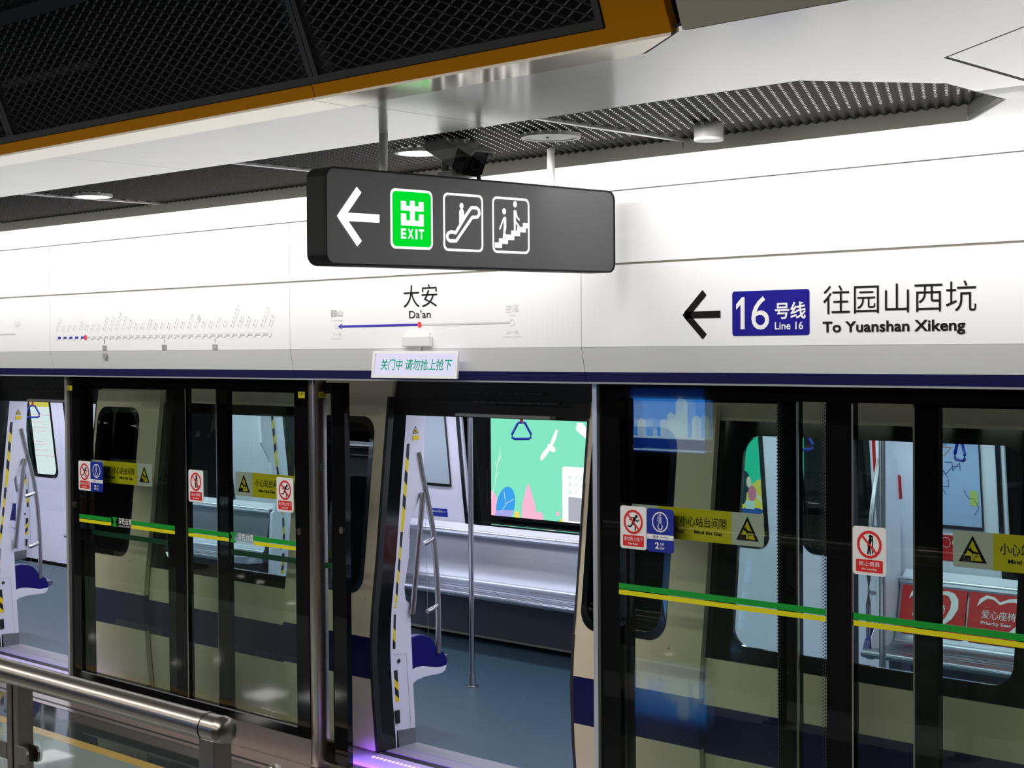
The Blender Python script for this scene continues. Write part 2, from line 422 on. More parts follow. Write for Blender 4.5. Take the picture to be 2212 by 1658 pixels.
for a, b in zip(cv[:-1], cv[1:]):
    t = thing('perforated_ceiling_panel', {4.36: 'dark perforated corrugated ceiling panel at the angled end, with the small round housing', 2.79: 'dark perforated corrugated ceiling panel holding the round speaker above the sign', 0.93: 'dark perforated corrugated ceiling panel left of the hanging sign, without a lamp fully in it', -0.945: 'dark perforated corrugated ceiling panel beyond the far lit downlight'}.get(b, 'dark perforated corrugated ceiling panel at the far left end of the recess'), 'ceiling panel', (a, NE, 3.15), group='perforated panels in the ceiling recess' if b < -1 else None)
    corr(a+.004, b-.014).build('perforated_sheet', PERF, t)
    if b < 4.3: box('panel_rail', ALU, b-.012, b+.012, NE, FE, 3.142, 3.165, t, label='bright rail between two dark sheets')
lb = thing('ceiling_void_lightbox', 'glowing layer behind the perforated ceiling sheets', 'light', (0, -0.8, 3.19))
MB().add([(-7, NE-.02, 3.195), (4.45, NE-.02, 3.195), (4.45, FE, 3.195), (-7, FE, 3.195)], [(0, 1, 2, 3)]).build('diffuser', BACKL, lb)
# ceiling strip above the header, made to glow in place of hidden lamps
cl = thing('cove_glow', 'glowing ceiling strip above the white header wall, standing in for hidden lamps', 'light', (0, -0.2, 3.1))
MB().box(-26, 12, -0.258, -0.03, 3.101, 3.12).build('diffuser', COVE, cl)
box('housing', CEILW, -26, 12, -0.255, 0.1, 3.12, 3.14, cl)
MB().box(-26, 12, -0.075, -0.05, 3.0, 3.1).build('reflector', CEILW, cl)

# inclined bulkhead with orange frame and mesh ------------------------
A68 = R(68); EV = Vector((0, -math.cos(A68), math.sin(A68)))
FB = FR((0, -2.24, 3.1), (1, 0, 0), EV)       # a = x, b = up the slope; normal faces the hall
bh = thing('orange_mesh_bulkhead', 'inclined bulkhead of dark diamond mesh in an orange frame across upper left', 'bulkhead', (0, -2.24, 3.1))
def slab(name, m, poly, d0, d1, par=bh, label=None):
    return MB().prism(poly, FB, d0, d1).build(name, m, par, label=label)
for a, b in ((-12, -4.71), (-4.706, -0.945), (-0.941, 2.811), (2.815, 4.228)):
    slab('orange_frame', ORANGE, [(a, 0.0), (b, 0.0), (b, 0.040), (a, 0.040)], -0.03, 0.0)
slab('orange_frame', ORANGE, [(4.024, 0.040), (4.226, 0.040), (4.24, 1.6), (4.04, 1.6)], -0.03, 0.0)
slab('lower_rail', DKFR, [(-12, 0.043), (3.998, 0.043), (4.002, 0.066), (-12, 0.066)], -0.03, 0.003)
slab('middle_rail', DKFR, [(-12, 0.476), (4.05, 0.476), (4.05, 0.525), (-12, 0.525)], -0.03, 0.003)
slab('side_rail', DKFR, [(3.998, 0.043), (4.020, 0.043), (4.035, 1.6), (4.013, 1.6)], -0.03, 0.004)
for xx in (-6.57, -4.69, -2.81, -0.93, 0.945, 2.835):
    for q in (-0.024, 0.002):
        slab('mullion', DKFR, [(xx+q, 0.066), (xx+q+.022, 0.066), (xx+q+.022, 1.6), (xx+q, 1.6)], -0.03, 0.002)
# mesh: two families of strands; diamond 69 x 34 mm
def meshpanel(x0, x1, b0, b1):
    mb = MB(); sl = 0.0171/0.0338; pitch = 0.0676
    for sgn in (1, -1):
        lo = x0 - (b1-b0)/sl - pitch; c = lo - (lo % pitch)
        while c < x1 + (b1-b0)/sl + pitch:
            # line: x = c + sgn*(b-b0)/sl
            pts = []
            ba, bb = b0, b1
            xa = c + sgn*(ba-b0)/sl; xb = c + sgn*(bb-b0)/sl
            # clip in x
            def bx(x): return b0 + (x-c)*sl*sgn
            bs = sorted((min(max(bx(x0), b0), b1), min(max(bx(x1), b0), b1)))
            if bs[1] - bs[0] > 0.002:
                ba, bb = bs; xa = c + sgn*(ba-b0)/sl; xb = c + sgn*(bb-b0)/sl
                t = Vector((xb-xa, bb-ba)).normalized(); nn = Vector((-t.y, t.x))*0.0012
                mb.prism([(xa+nn.x, ba+nn.y), (xa-nn.x, ba-nn.y), (xb-nn.x, bb-nn.y), (xb+nn.x, bb+nn.y)], FB, -0.02 - (0.002 if sgn > 0 else 0), -0.012)
            c += pitch
    return mb
for (a, b) in ((-2.80, -0.95), (-0.93, 0.925), (0.945, 2.812), (2.86, 4.0)):
    meshpanel(a, b, 0.066, 0.476).build('mesh_sheet', MESHM, bh)['kind'] = 'stuff'
    meshpanel(a, b, 0.525, 0.86).build('mesh_sheet', MESHM, bh)['kind'] = 'stuff'
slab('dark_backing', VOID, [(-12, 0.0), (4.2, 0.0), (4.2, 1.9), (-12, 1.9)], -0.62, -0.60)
slab('pipe', mat('pipe_grey', (0.10, 0.085, 0.075), 0.5), [(-1.0, 0.23), (1.25, 0.235), (1.25, 0.262), (-1.0, 0.262)], -0.30, -0.26)
slab('hanger', mat('hanger_grey', (0.03, 0.03, 0.03), 0.5), [(2.30, 0.0), (2.42, 0.0), (2.45, 1.2), (2.33, 1.2)], -0.45, -0.40)
# horizontal champagne return under the orange frame
for a, b in ((-12, -4.655), (-4.65, -0.93), (-0.926, 2.80)):
    pan('return_strip', STRIP, [(a, -2.24), (b, -2.24), (b-.02, -2.075), (a-.02, -2.075)], 3.092, 3.1, par=bh)
pan('return_strip', STRIP, [(2.804, -2.24), (4.226, -2.24), (4.01, -2.09), (2.784, -2.075)], 3.092, 3.1, par=bh)
pan('shadow_gap', BLKM, [(-12, -2.235), (4.25, -2.235), (4.01, -2.05), (-12, -2.05)], 3.114, 3.12, par=bh)
# beige bulkhead beyond the orange end
bb2 = struct(MB().prism([(4.262, 0.0), (12, 0.0), (12, 1.9), (4.275, 1.9)], FB, -0.05, 0.0).build('wall_bulkhead', BEIGEC, None))
MB().prism([(4.2, 0.004), (4.3, 0.004), (4.33, 1.9), (4.22, 1.9)], FB, -.06, -.05).build('shadow_gap', BLKM, bh)
struct(box('ceiling_upper', CEILW, -30, 14, -24, -2.75, 5.0, 5.1))

# lit downlights, speaker and detector in the recess ------------------
def downlight(x, y, lit, label, rad=0.105):
    t = thing('downlight' if lit else 'ceiling_speaker', label, 'lamp' if lit else 'speaker', (x, y, 3.145), 'lit downlights in the recess' if False else None)
    Fz = lambda a, b, d=0.0: Vector((a, b, d))
    MB().ring(circ(x, y, rad), circ(x, y, rad-.016), Fz, 3.136, 3.152).build('rim', DLR, t)
    if lit: MB().disc((x, y), rad-.014, Fz, 3.143).build('diffuser', DLE, t)
    else:
        MB().prism(circ(x, y, rad-.014), Fz, 3.139, 3.146).build('grille', DLR, t)
        MB().prism(circ(x-.01, y-.01, .006), Fz, 3.136, 3.14).build('screw', BLKM, t)
    return t
downlight(-0.767, -0.848, True, 'lit round downlight in the dark recess at far left')
downlight(1.798, -0.836, True, 'lit round downlight directly behind the security camera')
downlight(2.518, -0.792, False, 'round pale ceiling speaker above the right end of the black sign', 0.12)
dt = thing('ceiling_detector', 'small white cylindrical housing under the angled end of the ceiling recess', 'detector', (3.126, -0.547, 3.1))
Fz = lambda a, b, d=0.0: Vector((a, b, d))
MB().prism(circ(3.12, -0.56, .056), Fz, 3.098, 3.158).build('housing', mat('detector_grey', (0.38, 0.38, 0.36), 0.5, noise=0.3, nscale=30), dt, smooth=True)
MB().prism(circ(3.12, -0.56, .056), Fz, 3.088, 3.098).build('lens', DLR, dt, smooth=True)

# header wall ---------------------------------------------------------
YF = -0.14
seams = [-7.02, -4.53, -2.456, 0.03, 2.11, 4.60, 6.68]
wf0 = struct(box('wall_front', CEILW, -26, 12, -0.05, 0.05, 2.20, 3.10))
wf = struct(box('trim_3', CEILW, -26, 12, YF+.022, -.05, 2.68, 2.99))
for a, b in zip(seams[:-1], seams[1:]):
    MB().box(a+.0015, b-.0015, YF, YF+.02, 2.672, 3.0).build('panel', WHITE, wf)
    MB().box(a+.0015, b-.0015, YF-.022, YF+.03, 2.988, 3.003).build('cap', WHITE, wf)
MB().box(-26, seams[0], YF, YF+.02, 2.15, 3.0).build('panel', WHITE, wf)
MB().box(-26, 12, YF+.012, YF+.022, 2.66, 2.675).build('reveal_strip', mat('reveal_beige', (0.45, 0.42, 0.35), 0.6), wf)
lab = {0: 'white header panel at the far left edge', 1: 'white header panel with the end of a grey route bar, far left', 2: 'white header panel with the long strip map of line stations',
       3: 'white header panel with the station name over a blue and grey line', 4: 'white header panel with black arrow and blue route box', 5: 'white header panel outside the right edge'}
HP = {}
for i, (a, b) in enumerate(zip(seams[:-1], seams[1:])):
    if i == 5: continue
    t = thing('header_panel', lab[i], 'sign panel', ((a+b)/2, YF, 2.15)); HP[i] = t
    a += .0015; b -= .0015
    MB().box(a, b, YF, YF+.02, 2.304, 2.662).build('face', WHITE, t, bevel=0)
    F2 = lambda y, z: (y, z)
    def wedge(z0, z1, y0, y1):
        return MB().add([(a, y0, z0), (b, y0, z0), (b, y1, z1), (a, y1, z1), (a, y0+.02, z0), (b, y0+.02, z0), (b, y1+.02, z1), (a, y1+.02, z1)],
                        [(0,1,2,3),(7,6,5,4),(0,4,5,1),(3,2,6,7),(0,3,7,4),(1,5,6,2)])
    wedge(2.192, 2.303, YF+.022, YF).build('lower_face', SHADEB, t, label='white lower band toned grey for the shade of its inward tilt')
    wedge(2.148, 2.192, YF+.034, YF+.022).build('navy_band', NAVYB, t, label='navy band along the bottom edge')
struct(box('trim_4', TREAD, -26, 12, YF+.034, 0.05, 2.139, 2.147))
for k in range(-1, 2):
    for xx in (1.2, 1.85):
        box('soffit_slot', BLKM, xx+k*P, xx+.12+k*P, -.09, -.07, 2.134, 2.139, bpy.data.objects['trim_4'])

FF = XZ(YF - .001)
# panel 4: direction text
t = HP[4]
mb = MB().stroke([(2.783+.008, 2.528), (2.695, 2.436), (2.783+.008, 2.343)], 0.030, FF, .001, caps=False)
mb.poly([(2.676, 2.436), (2.700, 2.462), (2.71, 2.436), (2.700, 2.410)], FF, .001)
mb.poly([(2.69, 2.450), (2.69, 2.421), (2.872, 2.421), (2.872, 2.450)], FF, .001)
mb.build('arrow', INKB, t, label='black arrow pointing left')
MB().poly(rrect(2.931, 3.301, 2.345, 2.527, .012), FF, .001).build('route_box', BOXBLUE, t, label='blue route box')
text('1', 2.952, 2.992, 2.371, 2.503, FF, WHT, 'line_number', t, 0.0) if False else MB().poly([(2.973, 2.372), (2.993, 2.372), (2.993, 2.503), (2.980, 2.503), (2.951, 2.474), (2.951, 2.452), (2.973, 2.472)], FF, .002).build('line_number', WHT, t)
text('6', 3.026, 3.112, 2.369, 2.504, FF, WHT, 'line_number', t, 0.0)
text('号线', 3.140, 3.284, 2.410, 2.478, FF, WHT, 'lettering', t, 0.02)
text('Line 16', 3.139, 3.272, 2.368, 2.399, FF, WHT, 'lettering', t, 0.012)
text('往园山西坑', 3.364, 4.006, 2.425, 2.537, FF, INKB, 'destination_name', t, -0.006)
text('To Yuanshan Xikeng', 3.361, 3.964, 2.341, 2.396, FF, INKB, 'lettering', t, 0.022)
# panel 3: station name
t = HP[3]
text('大安', 0.940, 1.182, 2.508, 2.619, FF, INKB, 'station_name', t, -0.006)
text("Da'an", 0.980, 1.135, 2.454, 2.492, FF, INKB, 'lettering', t, 0.0)
MB().poly([(0.46, 2.4265), (0.46, 2.4155), (1.055, 2.4155), (1.055, 2.4265)], FF, .001).poly([(0.434, 2.421), (0.464, 2.436), (0.456, 2.421), (0.464, 2.406)], FF, .0012).build('route_line', LINEBLUE, t, label='blue line with an arrow head')
MB().poly([(1.055, 2.4255), (1.055, 2.4165), (1.664, 2.4165), (1.664, 2.4255)], FF, .001).build('route_line', INKG, t, label='pale grey line')
MB().disc((1.055, 2.421), .0145, FF, .0016).build('station_dot', REDDOT, t, label='red dot')
MB().ring(circ(.419, 2.421, .013), circ(.419, 2.421, .0108), FF, .0012).build('station_circle', INKG, t); MB().ring(circ(1.683, 2.421, .0155), circ(1.683, 2.421, .013), FF, .0012).build('station_circle', INKG, t)
text('园山', .379, .469, 2.473, 2.508, FF, INKG2, 'lettering', t, -0.004)
text('Yuanshan', .379, .471, 2.450, 2.460, FF, INKG, 'lettering', t)
text('下一站', .384, .460, 2.372, 2.391, FF, INKG, 'lettering', t)
text('Next Station', .378, .462, 2.355, 2.364, FF, INKG, 'lettering', t)
text('吉溪', 1.641, 1.728, 2.470, 2.507, FF, INKL, 'lettering', t, -0.004)
text('Jixi', 1.668, 1.702, 2.450, 2.462, FF, INKL, 'lettering', t)
text('上一站', 1.647, 1.722, 2.370, 2.389, FF, INKL, 'lettering', t)
text('Previous Station', 1.626, 1.742, 2.354, 2.364, FF, INKL, 'lettering', t)
# panel 2: strip map, 33 stops
t = HP[2]
x0m, x1m, zm = -2.372, -0.146, 2.3895
sp = (x1m-x0m)/32
MB().poly([(x0m+.028, zm+.0065), (x0m+.028, zm-.0065), (x0m+5*sp, zm-.0065), (x0m+5*sp, zm+.0065)], FF, .001).poly([(x0m+.014, zm), (x0m+.03, zm+.014), (x0m+.03, zm-.014)], FF, .001).build('route_line', LINEBLUE, t, label='short blue stretch of the line with arrow head')
MB().poly([(x0m+5*sp, zm+.0065), (x0m+5*sp, zm-.0065), (x1m, zm-.0065), (x1m, zm+.0065)], FF, .001).build('route_line', INKG, t, label='grey stretch of the line')
rg0 = MB().ring(circ(x0m, zm, .0160, n=20), circ(x0m, zm, .0130, n=20), FF, .0016).build('station_circle', INKL, t)
dc0 = MB().disc((x0m, zm), .0150, FF, .0013).build('station_circle_fill', WHITE, rg0)
for k in range(1, 33):
    if k == 5: continue
    c = rg0.copy(); COL.objects.link(c); c.location.x += k*sp
    c2 = dc0.copy(); COL.objects.link(c2); c2.parent = c
MB().disc((x0m+5*sp, zm), .0165, FF, .0015).build('station_dot', REDDOT, t, label='red dot')
lens_ = [4, 2, 2, 2, 3, 2, 2, 2, 4, 4, 5, 4, 3, 2, 2, 3, 2, 2, 2, 3, 2, 4, 2, 2, 2, 3, 2, 6, 3, 3, 2, 5, 3]
nm = MB(); nmr = MB()
for k in range(33):     # names too small to read in the photo: one small mark per character
    q = nmr if k == 5 else nm; ca, sa = math.cos(R(58)), math.sin(R(58))
    for j in range(lens_[k]):
        cx = x0m+k*sp - .002 + j*.026*ca*1.0; cz = zm+.052 + j*.026*sa
        for (o1, o2) in (((-.007, .004), (.006, .006)), ((-.006, -.003), (.007, -.002)), ((0, .008), (-.001, -.008))):
            q.stroke([(cx+o1[0], cz+o1[1]), (cx+o2[0], cz+o2[1])], .0026, FF, .0012, caps=False)
    q.stroke([(x0m+k*sp+.012, zm+.036), (x0m+k*sp+.012+lens_[k]*.0135, zm+.036+lens_[k]*.022)], .003, FF, .0012, caps=False)
nm.build('station_names', INKL, t)['kind'] = 'stuff'; nmr.build('station_name_red', mat('faint_red_ink', (0.80, 0.66, 0.66), 0.5), t)['kind'] = 'stuff'
bx_ = MB(); bt = MB()
for xx, zt in ((-1.806, 2.337), (-1.806, 2.287), (-1.156, 2.337), (-0.650, 2.335)):
    F5 = FF
    bx_.poly([(xx-.024, zt), (xx-.024, zt-.030), (xx+.024, zt-.030), (xx+.024, zt)], FF, .0015 if zt > 2.30 else -.0)
    bx_.poly([(xx-.002, 2.372), (xx-.002, 2.349), (xx+.002, 2.349), (xx+.002, 2.372)], FF, .001)
bx_.build('transfer_box', INKG2, t)
for xx, zt, s_ in ((-0.650, 2.335, '14号'),):
    text(s_, xx-.018, xx+.018, zt-.025, zt-.005, FF, WHT, 'lettering', t, d=.003)
MB().poly([(-.803, 2.513), (-.821, 2.488), (-.803, 2.463), (-.785, 2.488)], FF, .001).build('compass_mark', INKG, t)
t = HP[1]
MB().poly([(-4.0, 2.426), (-4.0, 2.416), (-2.898, 2.416), (-2.898, 2.426)], FF, .001).build('route_line', INKG, t)
text('吉溪', -2.91, -2.83, 2.470, 2.505, FF, INKL, 'lettering', t, -0.004)
# sensor box and small screen
sb = thing('door_sensor', 'small white box above the lit message screen', 'sensor', (1.05, YF, 2.31))
box('housing', PLASTW, .950, 1.148, YF-.03, YF, 2.312, 2.366, sb, .006)
box('back_plate', PLASTW, .965, 1.133, YF-.012, YF, 2.36, 2.383, sb, .003)
box('stem', PLASTW, 1.03, 1.07, YF-.01, YF+.005, 2.29, 2.312, sb)
ls = thing('message_screen', 'lit screen in white frame with green warning text, over the open door', 'display', (1.07, YF, 2.16))
FL = FR((0, YF-.030, 0), (1, 0, 0), (0, .12, 1)) if False else XZ(YF-.034)
tl = MB()
def tilt(x, z, d=0): return Vector((x, YF-.052 + (z-2.16)*0.20 - d, z))
MB().ring([(.748, 2.292), (.760, 2.158), (1.375, 2.156), (1.360, 2.290)], [(.764, 2.280), (.773, 2.172), (1.362, 2.170), (1.350, 2.278)], tilt, 0.0, .012).build('frame', PLASTW, ls)
MB().prism([(.760, 2.283), (.770, 2.168), (1.366, 2.166), (1.354, 2.281)], tilt, .001, 0.002).build('screen', LCDM, ls)
text('关门中 请勿抢上抢下', .812, 1.322, 2.196, 2.252, tilt, LCDT, 'lettering', ls, 0.012, d=.004, label='green text')
MB().box(.80, 1.28, YF-.03, YF, 2.20, 2.275).build('back_box', PLASTW, ls)

# hanging exit sign ---------------------------------------------------
XS = 2.40
sg = thing('exit_sign', 'long black hanging sign with white arrow, green EXIT box, escalator and stairs pictograms', 'sign', (2.33, -1.05, 2.95))
def SF(a, b, d=0.0):        # a = y, b = z; the sign hangs a little low at its near end
    return Vector((XS + d, a, b + (a + 1.86) * 0.0125))
outer = rrect(-1.860, -0.253, 2.601, 2.951, .042, 8)
MB().prism([p for p in outer], SF, -0.105, -0.003).build('casing', SIGNE, sg, bevel=.004)
MB().prism(rrect(-1.856, -0.257, 2.604, 2.948, .040, 8), SF, -0.003, 0.0).build('face', SIGNB, sg)
MB().ring(rrect(-1.860, -0.253, 2.601, 2.951, .042, 8), rrect(-1.853, -0.260, 2.608, 2.944, .036, 8), SF, -.002, .0025).build('edge_trim', SIGNE, sg)
mb = MB()
mb.stroke([(-1.702, 2.875), (-1.788, 2.7755), (-1.702, 2.680)], .030, SF, .002, caps=False)
mb.poly([(-1.807, 2.7755), (-1.783, 2.803), (-1.765, 2.7755), (-1.783, 2.748)], SF, .002)
mb.poly([(-1.788, 2.7895), (-1.788, 2.7595), (-1.605, 2.7595), (-1.605, 2.7895)], SF, .002)
mb.build('arrow', SIGNW, sg, label='white arrow pointing left')
MB().poly(rrect(-1.550, -1.335, 2.668, 2.890, .024), SF, .001).build('exit_box_border', SIGNW, sg)
MB().poly(rrect(-1.541, -1.344, 2.677, 2.881, .018), SF, .002).build('exit_box', SIGNG, sg, label='green lit exit box')
def gly(a, b): return (-1.550 + a*.215, 2.668 + b*.222)
mb = MB()
for (a0, a1, b0, b1) in ((.448, .565, .40, .812), (.235, .360, .645, .80), (.655, .775, .645, .80), (.235, .775, .64, .722), (.235, .360, .40, .59), (.655, .775, .40, .59), (.235, .775, .39, .480)):
    q0 = gly(a0, b0); q1 = gly(a1, b1); mb.poly(rrect(q0[0], q1[0], q0[1], q1[1], .0025, 2), SF, .003)
mb.build('exit_glyph', SIGNW, sg)
text('E', gly(.235, 0)[0], gly(.355, 0)[0], gly(0, .170)[1], gly(0, .340)[1], SF, SIGNW, 'lettering', sg, 0.03, d=.003)
text('X', gly(.395, 0)[0], gly(.53, 0)[0], gly(0, .170)[1], gly(0, .340)[1], SF, SIGNW, 'lettering', sg, 0.03, d=.003)
text('I', gly(.575, 0)[0], gly(.620, 0)[0], gly(0, .170)[1], gly(0, .340)[1], SF, SIGNW, 'lettering', sg, 0.01, d=.003)
text('T', gly(.655, 0)[0], gly(.780, 0)[0], gly(0, .170)[1], gly(0, .340)[1], SF, SIGNW, 'lettering', sg, 0.03, d=.003)
for a, b in ((-1.280, -1.063), (-1.011, -0.796)):
    MB().ring(rrect(a, b, 2.667, 2.889, .024), rrect(a+.009, b-.009, 2.676, 2.880, .017), SF, .002).build('pictogram_border', SIGNW, sg)
def ge(a, b): return (-1.280 + a*.217, 2.667 + b*.222)
mb = MB()
esc = [(.30, .315), (.555, .62), (.70, .77), (.83, .775), (.895, .735), (.905, .67), (.86, .615), (.77, .605), (.725, .605), (.31, .175), (.15, .175), (.10, .21), (.09, .265), (.125, .31), (.19, .33), (.27, .325)]
mb.stroke([ge(*p) for p in esc], .0125, SF, .002, closed=True)
mb.disc(ge(.455, .79), .0105, SF, .002, .0115)
mb.poly([ge(*p) for p in ((.395, .44), (.395, .69), (.42, .73), (.455, .745), (.49, .73), (.515, .69), (.515, .58))], SF, .002)
mb.build('escalator_pictogram', SIGNW, sg)
def gs(a, b): return (-1.011 + a*.215, 2.667 + b*.222)
mb = MB()
for k, (a, b) in enumerate(((.06, .09), (.17, .165), (.34, .24), (.50, .315), (.66, .39), (.82, .465))):
    q = gs(a, b); w_ = .115*.215/.115*.24 if k not in (0, 5) else .19*.215
    mb.poly(rrect(q[0], q[0] + (.24*.215 if k not in (0, 5) else (.19*.215 if k == 0 else .145*.215)), q[1], q[1]+.095*.222, .002, 2), SF, .002)
mb.disc(gs(.315, .745), .0105, SF, .002, .0125); mb.disc(gs(.61, .885), .0105, SF, .002, .0125)
mb.stroke([gs(.335, .62), gs(.335, .45)], .0135, SF, .002); mb.stroke([gs(.30, .62), gs(.22, .47), gs(.195, .43)], .007, SF, .002)
mb.stroke([gs(.325, .45), gs(.29, .215)], .0105, SF, .002); mb.stroke([gs(.34, .42), gs(.31, .36), gs(.40, .27)], .009, SF, .002)
mb.stroke([gs(.60, .76), gs(.60, .58)], .0125, SF, .002); mb.stroke([gs(.63, .76), gs(.66, .66), gs(.72, .61)], .007, SF, .002)
mb.stroke([gs(.595, .58), gs(.60, .365)], .010, SF, .002); mb.stroke([gs(.61, .58), gs(.71, .49), gs(.71, .41)], .009, SF, .002)
mb.build('stairs_pictogram', SIGNW, sg)
for i, (ya, yb_, xt, yt) in enumerate(((-1.535, -1.53, 2.345, -1.53), (-0.60, -0.60, 2.215, -0.455))):
    MB().tube([(2.345, ya, 2.95), (xt, yt, 3.10 if i == 0 else 3.155)], .0165, 16).build('hanging_rod', RODM, sg, smooth=True)

# security camera -----------------------------------------------------
cc = thing('security_camera', 'box security camera with black front, hung behind the top of the black sign', 'camera', (2.12, -0.98, 3.1))
dv = Vector((.80, -.05, -.42)).normalized(); fr0 = Vector((2.265, -0.965, 3.045))
sv = dv.cross(Vector((0, 0, 1))).normalized(); uv = sv.cross(dv)
def CF(a, b, d=0.0): return fr0 + sv*a + uv*b + dv*d
MB().prism(rrect(-.056, .056, -.056, .052, .014), CF, -.27, -.065).build('housing', CAMW, cc, smooth=True)
MB().prism(rrect(-.054, .054, -.056, .052, .016), CF, -.065, 0.0).build('front_hood', CAMB, cc, smooth=True)
MB().prism([(-.066, .040), (-.050, .064), (.050, .064), (.066, .040), (.061, .036), (.047, .058), (-.047, .058), (-.061, .036)], CF, -.24, .03).build('sun_shield', CAMW, cc)
MB().ring(circ(0, -.004, .026), circ(0, -.004, .020), CF, .0, .008).build('lens_ring', mat('lens_ring', (.03, .03, .03), .2), cc)
MB().disc((0, -.004), .020, CF, .003).build('lens', BLK, cc)
MB().box(2.10, 2.19, -1.02, -.93, 2.97, 3.02).build('bracket', PLASTW, cc, bevel=.004)
MB().tube([(2.25, -.93, 3.0), (2.24, -.92, 2.92), (2.22, -.91, 2.90)], .010, 8).build('cable', CAMB, cc, smooth=True)
MB().tube([(2.12, -.99, 3.15), (2.12, -.99, 3.02)], .018, 10).build('stem', CAMW, cc, smooth=True)
MB().prism(circ(2.15, -.975, .02, n=12), Fz, 3.0, 3.03).build('knob', PLASTW, cc)

# ================================================================== PLATFORM SCREEN DOORS
GF = XZ(0.0)
def fixed_screen(k, label):
    """fixed glazed unit: thin edge post, two panes, bottom rail; k = period"""
    X = k*P - P
    t = thing('fixed_screen_panel', label, 'glass screen', (X+3.3, 0, 0))
    def b(n, m, x0, x1, y0, y1, z0, z1, **kw): return box(n, m, X+x0, X+x1, y0, y1, z0, z1, t, **kw)
    b('edge_post', ALU, 2.070, 2.096, -.022, .05, 0, 2.14)
    b('frame_stile', BLK, 2.096, 2.212, -.002, .045, .15, 2.14)
    b('frame_stile', BLK, 3.288, 3.407, -.002, .045, .15, 2.14)
    b('frame_stile', BLK, 4.448, 4.56, -.002, .045, .15, 2.14)
    b('top_rail', BLK, 2.096, 4.56, -.001, .045, 2.074, 2.14)
    b('bottom_rail', BLK, 2.096, 4.56, -.001, .045, .15, .205)
    b('glazing_bead', SILL, 2.212, 4.448, -.004, .0, .200, .207)
    b('kick_plate', STEELK, 2.096, 4.56, .0, .04, 0.0, .15)
    b('post_edge', STEELP, 3.405, 3.412, -.003, .0, .21, 2.07)
    MB().add([(X+2.212, .012, .205), (X+3.288, .012, .205), (X+3.288, .012, 2.074), (X+2.212, .012, 2.074)], [(0, 1, 2, 3)]).build('pane', PSDGL, t)
    MB().add([(X+3.407, .012, .205), (X+4.448, .012, .205), (X+4.448, .012, 2.074), (X+3.407, .012, 2.074)], [(0, 1, 2, 3)]).build('pane', PSDGL, t)
    # dotted edge print on the panes (fine frit)
    mb = MB()
    for xx, sg_ in ((3.255, 1), (3.068, -1)) if k == 1 else ():
        for j in range(0, 130):
            z = .23 + j*.0142
            for q in range(3):
                w_ = .0016*(q+1.5)
                x = X + xx + sg_*q*.010; z2 = z + (.007 if q % 2 else 0)
                mb.poly([(x-w_, z2), (x, z2-w_), (x+w_, z2), (x, z2+w_)], GF, -.010)
    if mb.v: o = mb.build('dotted_edge_print', BLKM, t); o['kind'] = 'stuff'
    return t, X
def stripe(t, x0, x1, gap=None):
    segs = [(x0, x1)] if not gap else [(x0, gap[0]), (gap[1], x1)]
    for a, b_ in segs:
        MB().prism([(a, 1.212), (b_, 1.212), (b_, 1.238), (a, 1.238)], GF, .001, .003).build('green_stripe', SGREEN, t)
        MB().prism([(a, 1.187), (b_, 1.187), (b_, 1.208), (a, 1.208)], GF, .001, .003).build('yellow_stripe', SYELL, t)
def logo(t, x):
    MB().poly([(x, 1.245), (x+.062, 1.245), (x+.040, 1.215), (x+.062, 1.185), (x, 1.185), (x+.022, 1.215)], GF, .002).build('green_mark', SGREEN, t)
    text('深铁运营', x+.075, x+.222, 1.205, 1.245, GF, WHT, 'lettering', t, 0.01)
    text('SHENZHEN METRO', x+.075, x+.222, 1.188, 1.198, GF, WHT, 'lettering', t)
def no_sign(t, x, z, runner):
    MB().prism(rrect(x, x+.150, z, z+.192, .014), GF, .002, .004).build('sticker', WHT, t, label='white sticker with a red ring: ' + ('no running' if runner else 'no leaning'))
    s_ = t.children[-1]; s_ = [c for c in t.children if c.name.startswith('sticker')][-1]
    F = lambda a, b, d=0.0: GF(x + a, z + b, .0045 + d)
    MB().ring(circ(.075, .122, .055), circ(.075, .122, .044), F, .0005).build('red_ring', RED, s_)
    MB().poly(rrect(.015, .135, .012, .062, .005), F, 0).build('red_plate', RED, s_)
    mb = MB()
    if runner:
        mb.disc((.093, .147), .0075, F, .0003)
        mb.stroke([(.083, .138), (.073, .117)], .013, F, .0003); mb.stroke([(.083, .140), (.062, .140), (.055, .130)], .005, F, .0003)
        mb.stroke([(.086, .133), (.100, .125), (.109, .135)], .005, F, .0003)
        mb.stroke([(.073, .115), (.088, .104), (.087, .086)], .0065, F, .0003); mb.stroke([(.071, .115), (.061, .101), (.044, .102)], .0065, F, .0003)
        text('请勿抢上抢下', .020, .130, .036, .055, F, WHT, 'lettering', s_, d=.001); text('No Rush', .048, .102, .019, .029, F, WHT, 'lettering', s_, 0.02, d=.001)
    else:
        mb.disc((.080, .154), .0075, F, .0003); mb.stroke([(.080, .142), (.073, .117)], .013, F, .0003)
        mb.stroke([(.073, .115), (.069, .086)], .007, F, .0003); mb.stroke([(.076, .115), (.080, .086)], .006, F, .0003)
        mb.stroke([(.089, .158), (.090, .086)], .005, F, .0003, caps=False)
        text('禁止倚靠', .028, .122, .036, .055, F, WHT, 'lettering', s_, d=.001); text('No Leaning', .042, .108, .019, .029, F, WHT, 'lettering', s_, 0.02, d=.001)
    mb.build('figure', INKB, s_); MB().stroke([(.041, .157), (.109, .087)], .009, F, .0008, caps=False).build('red_bar', RED, s_)
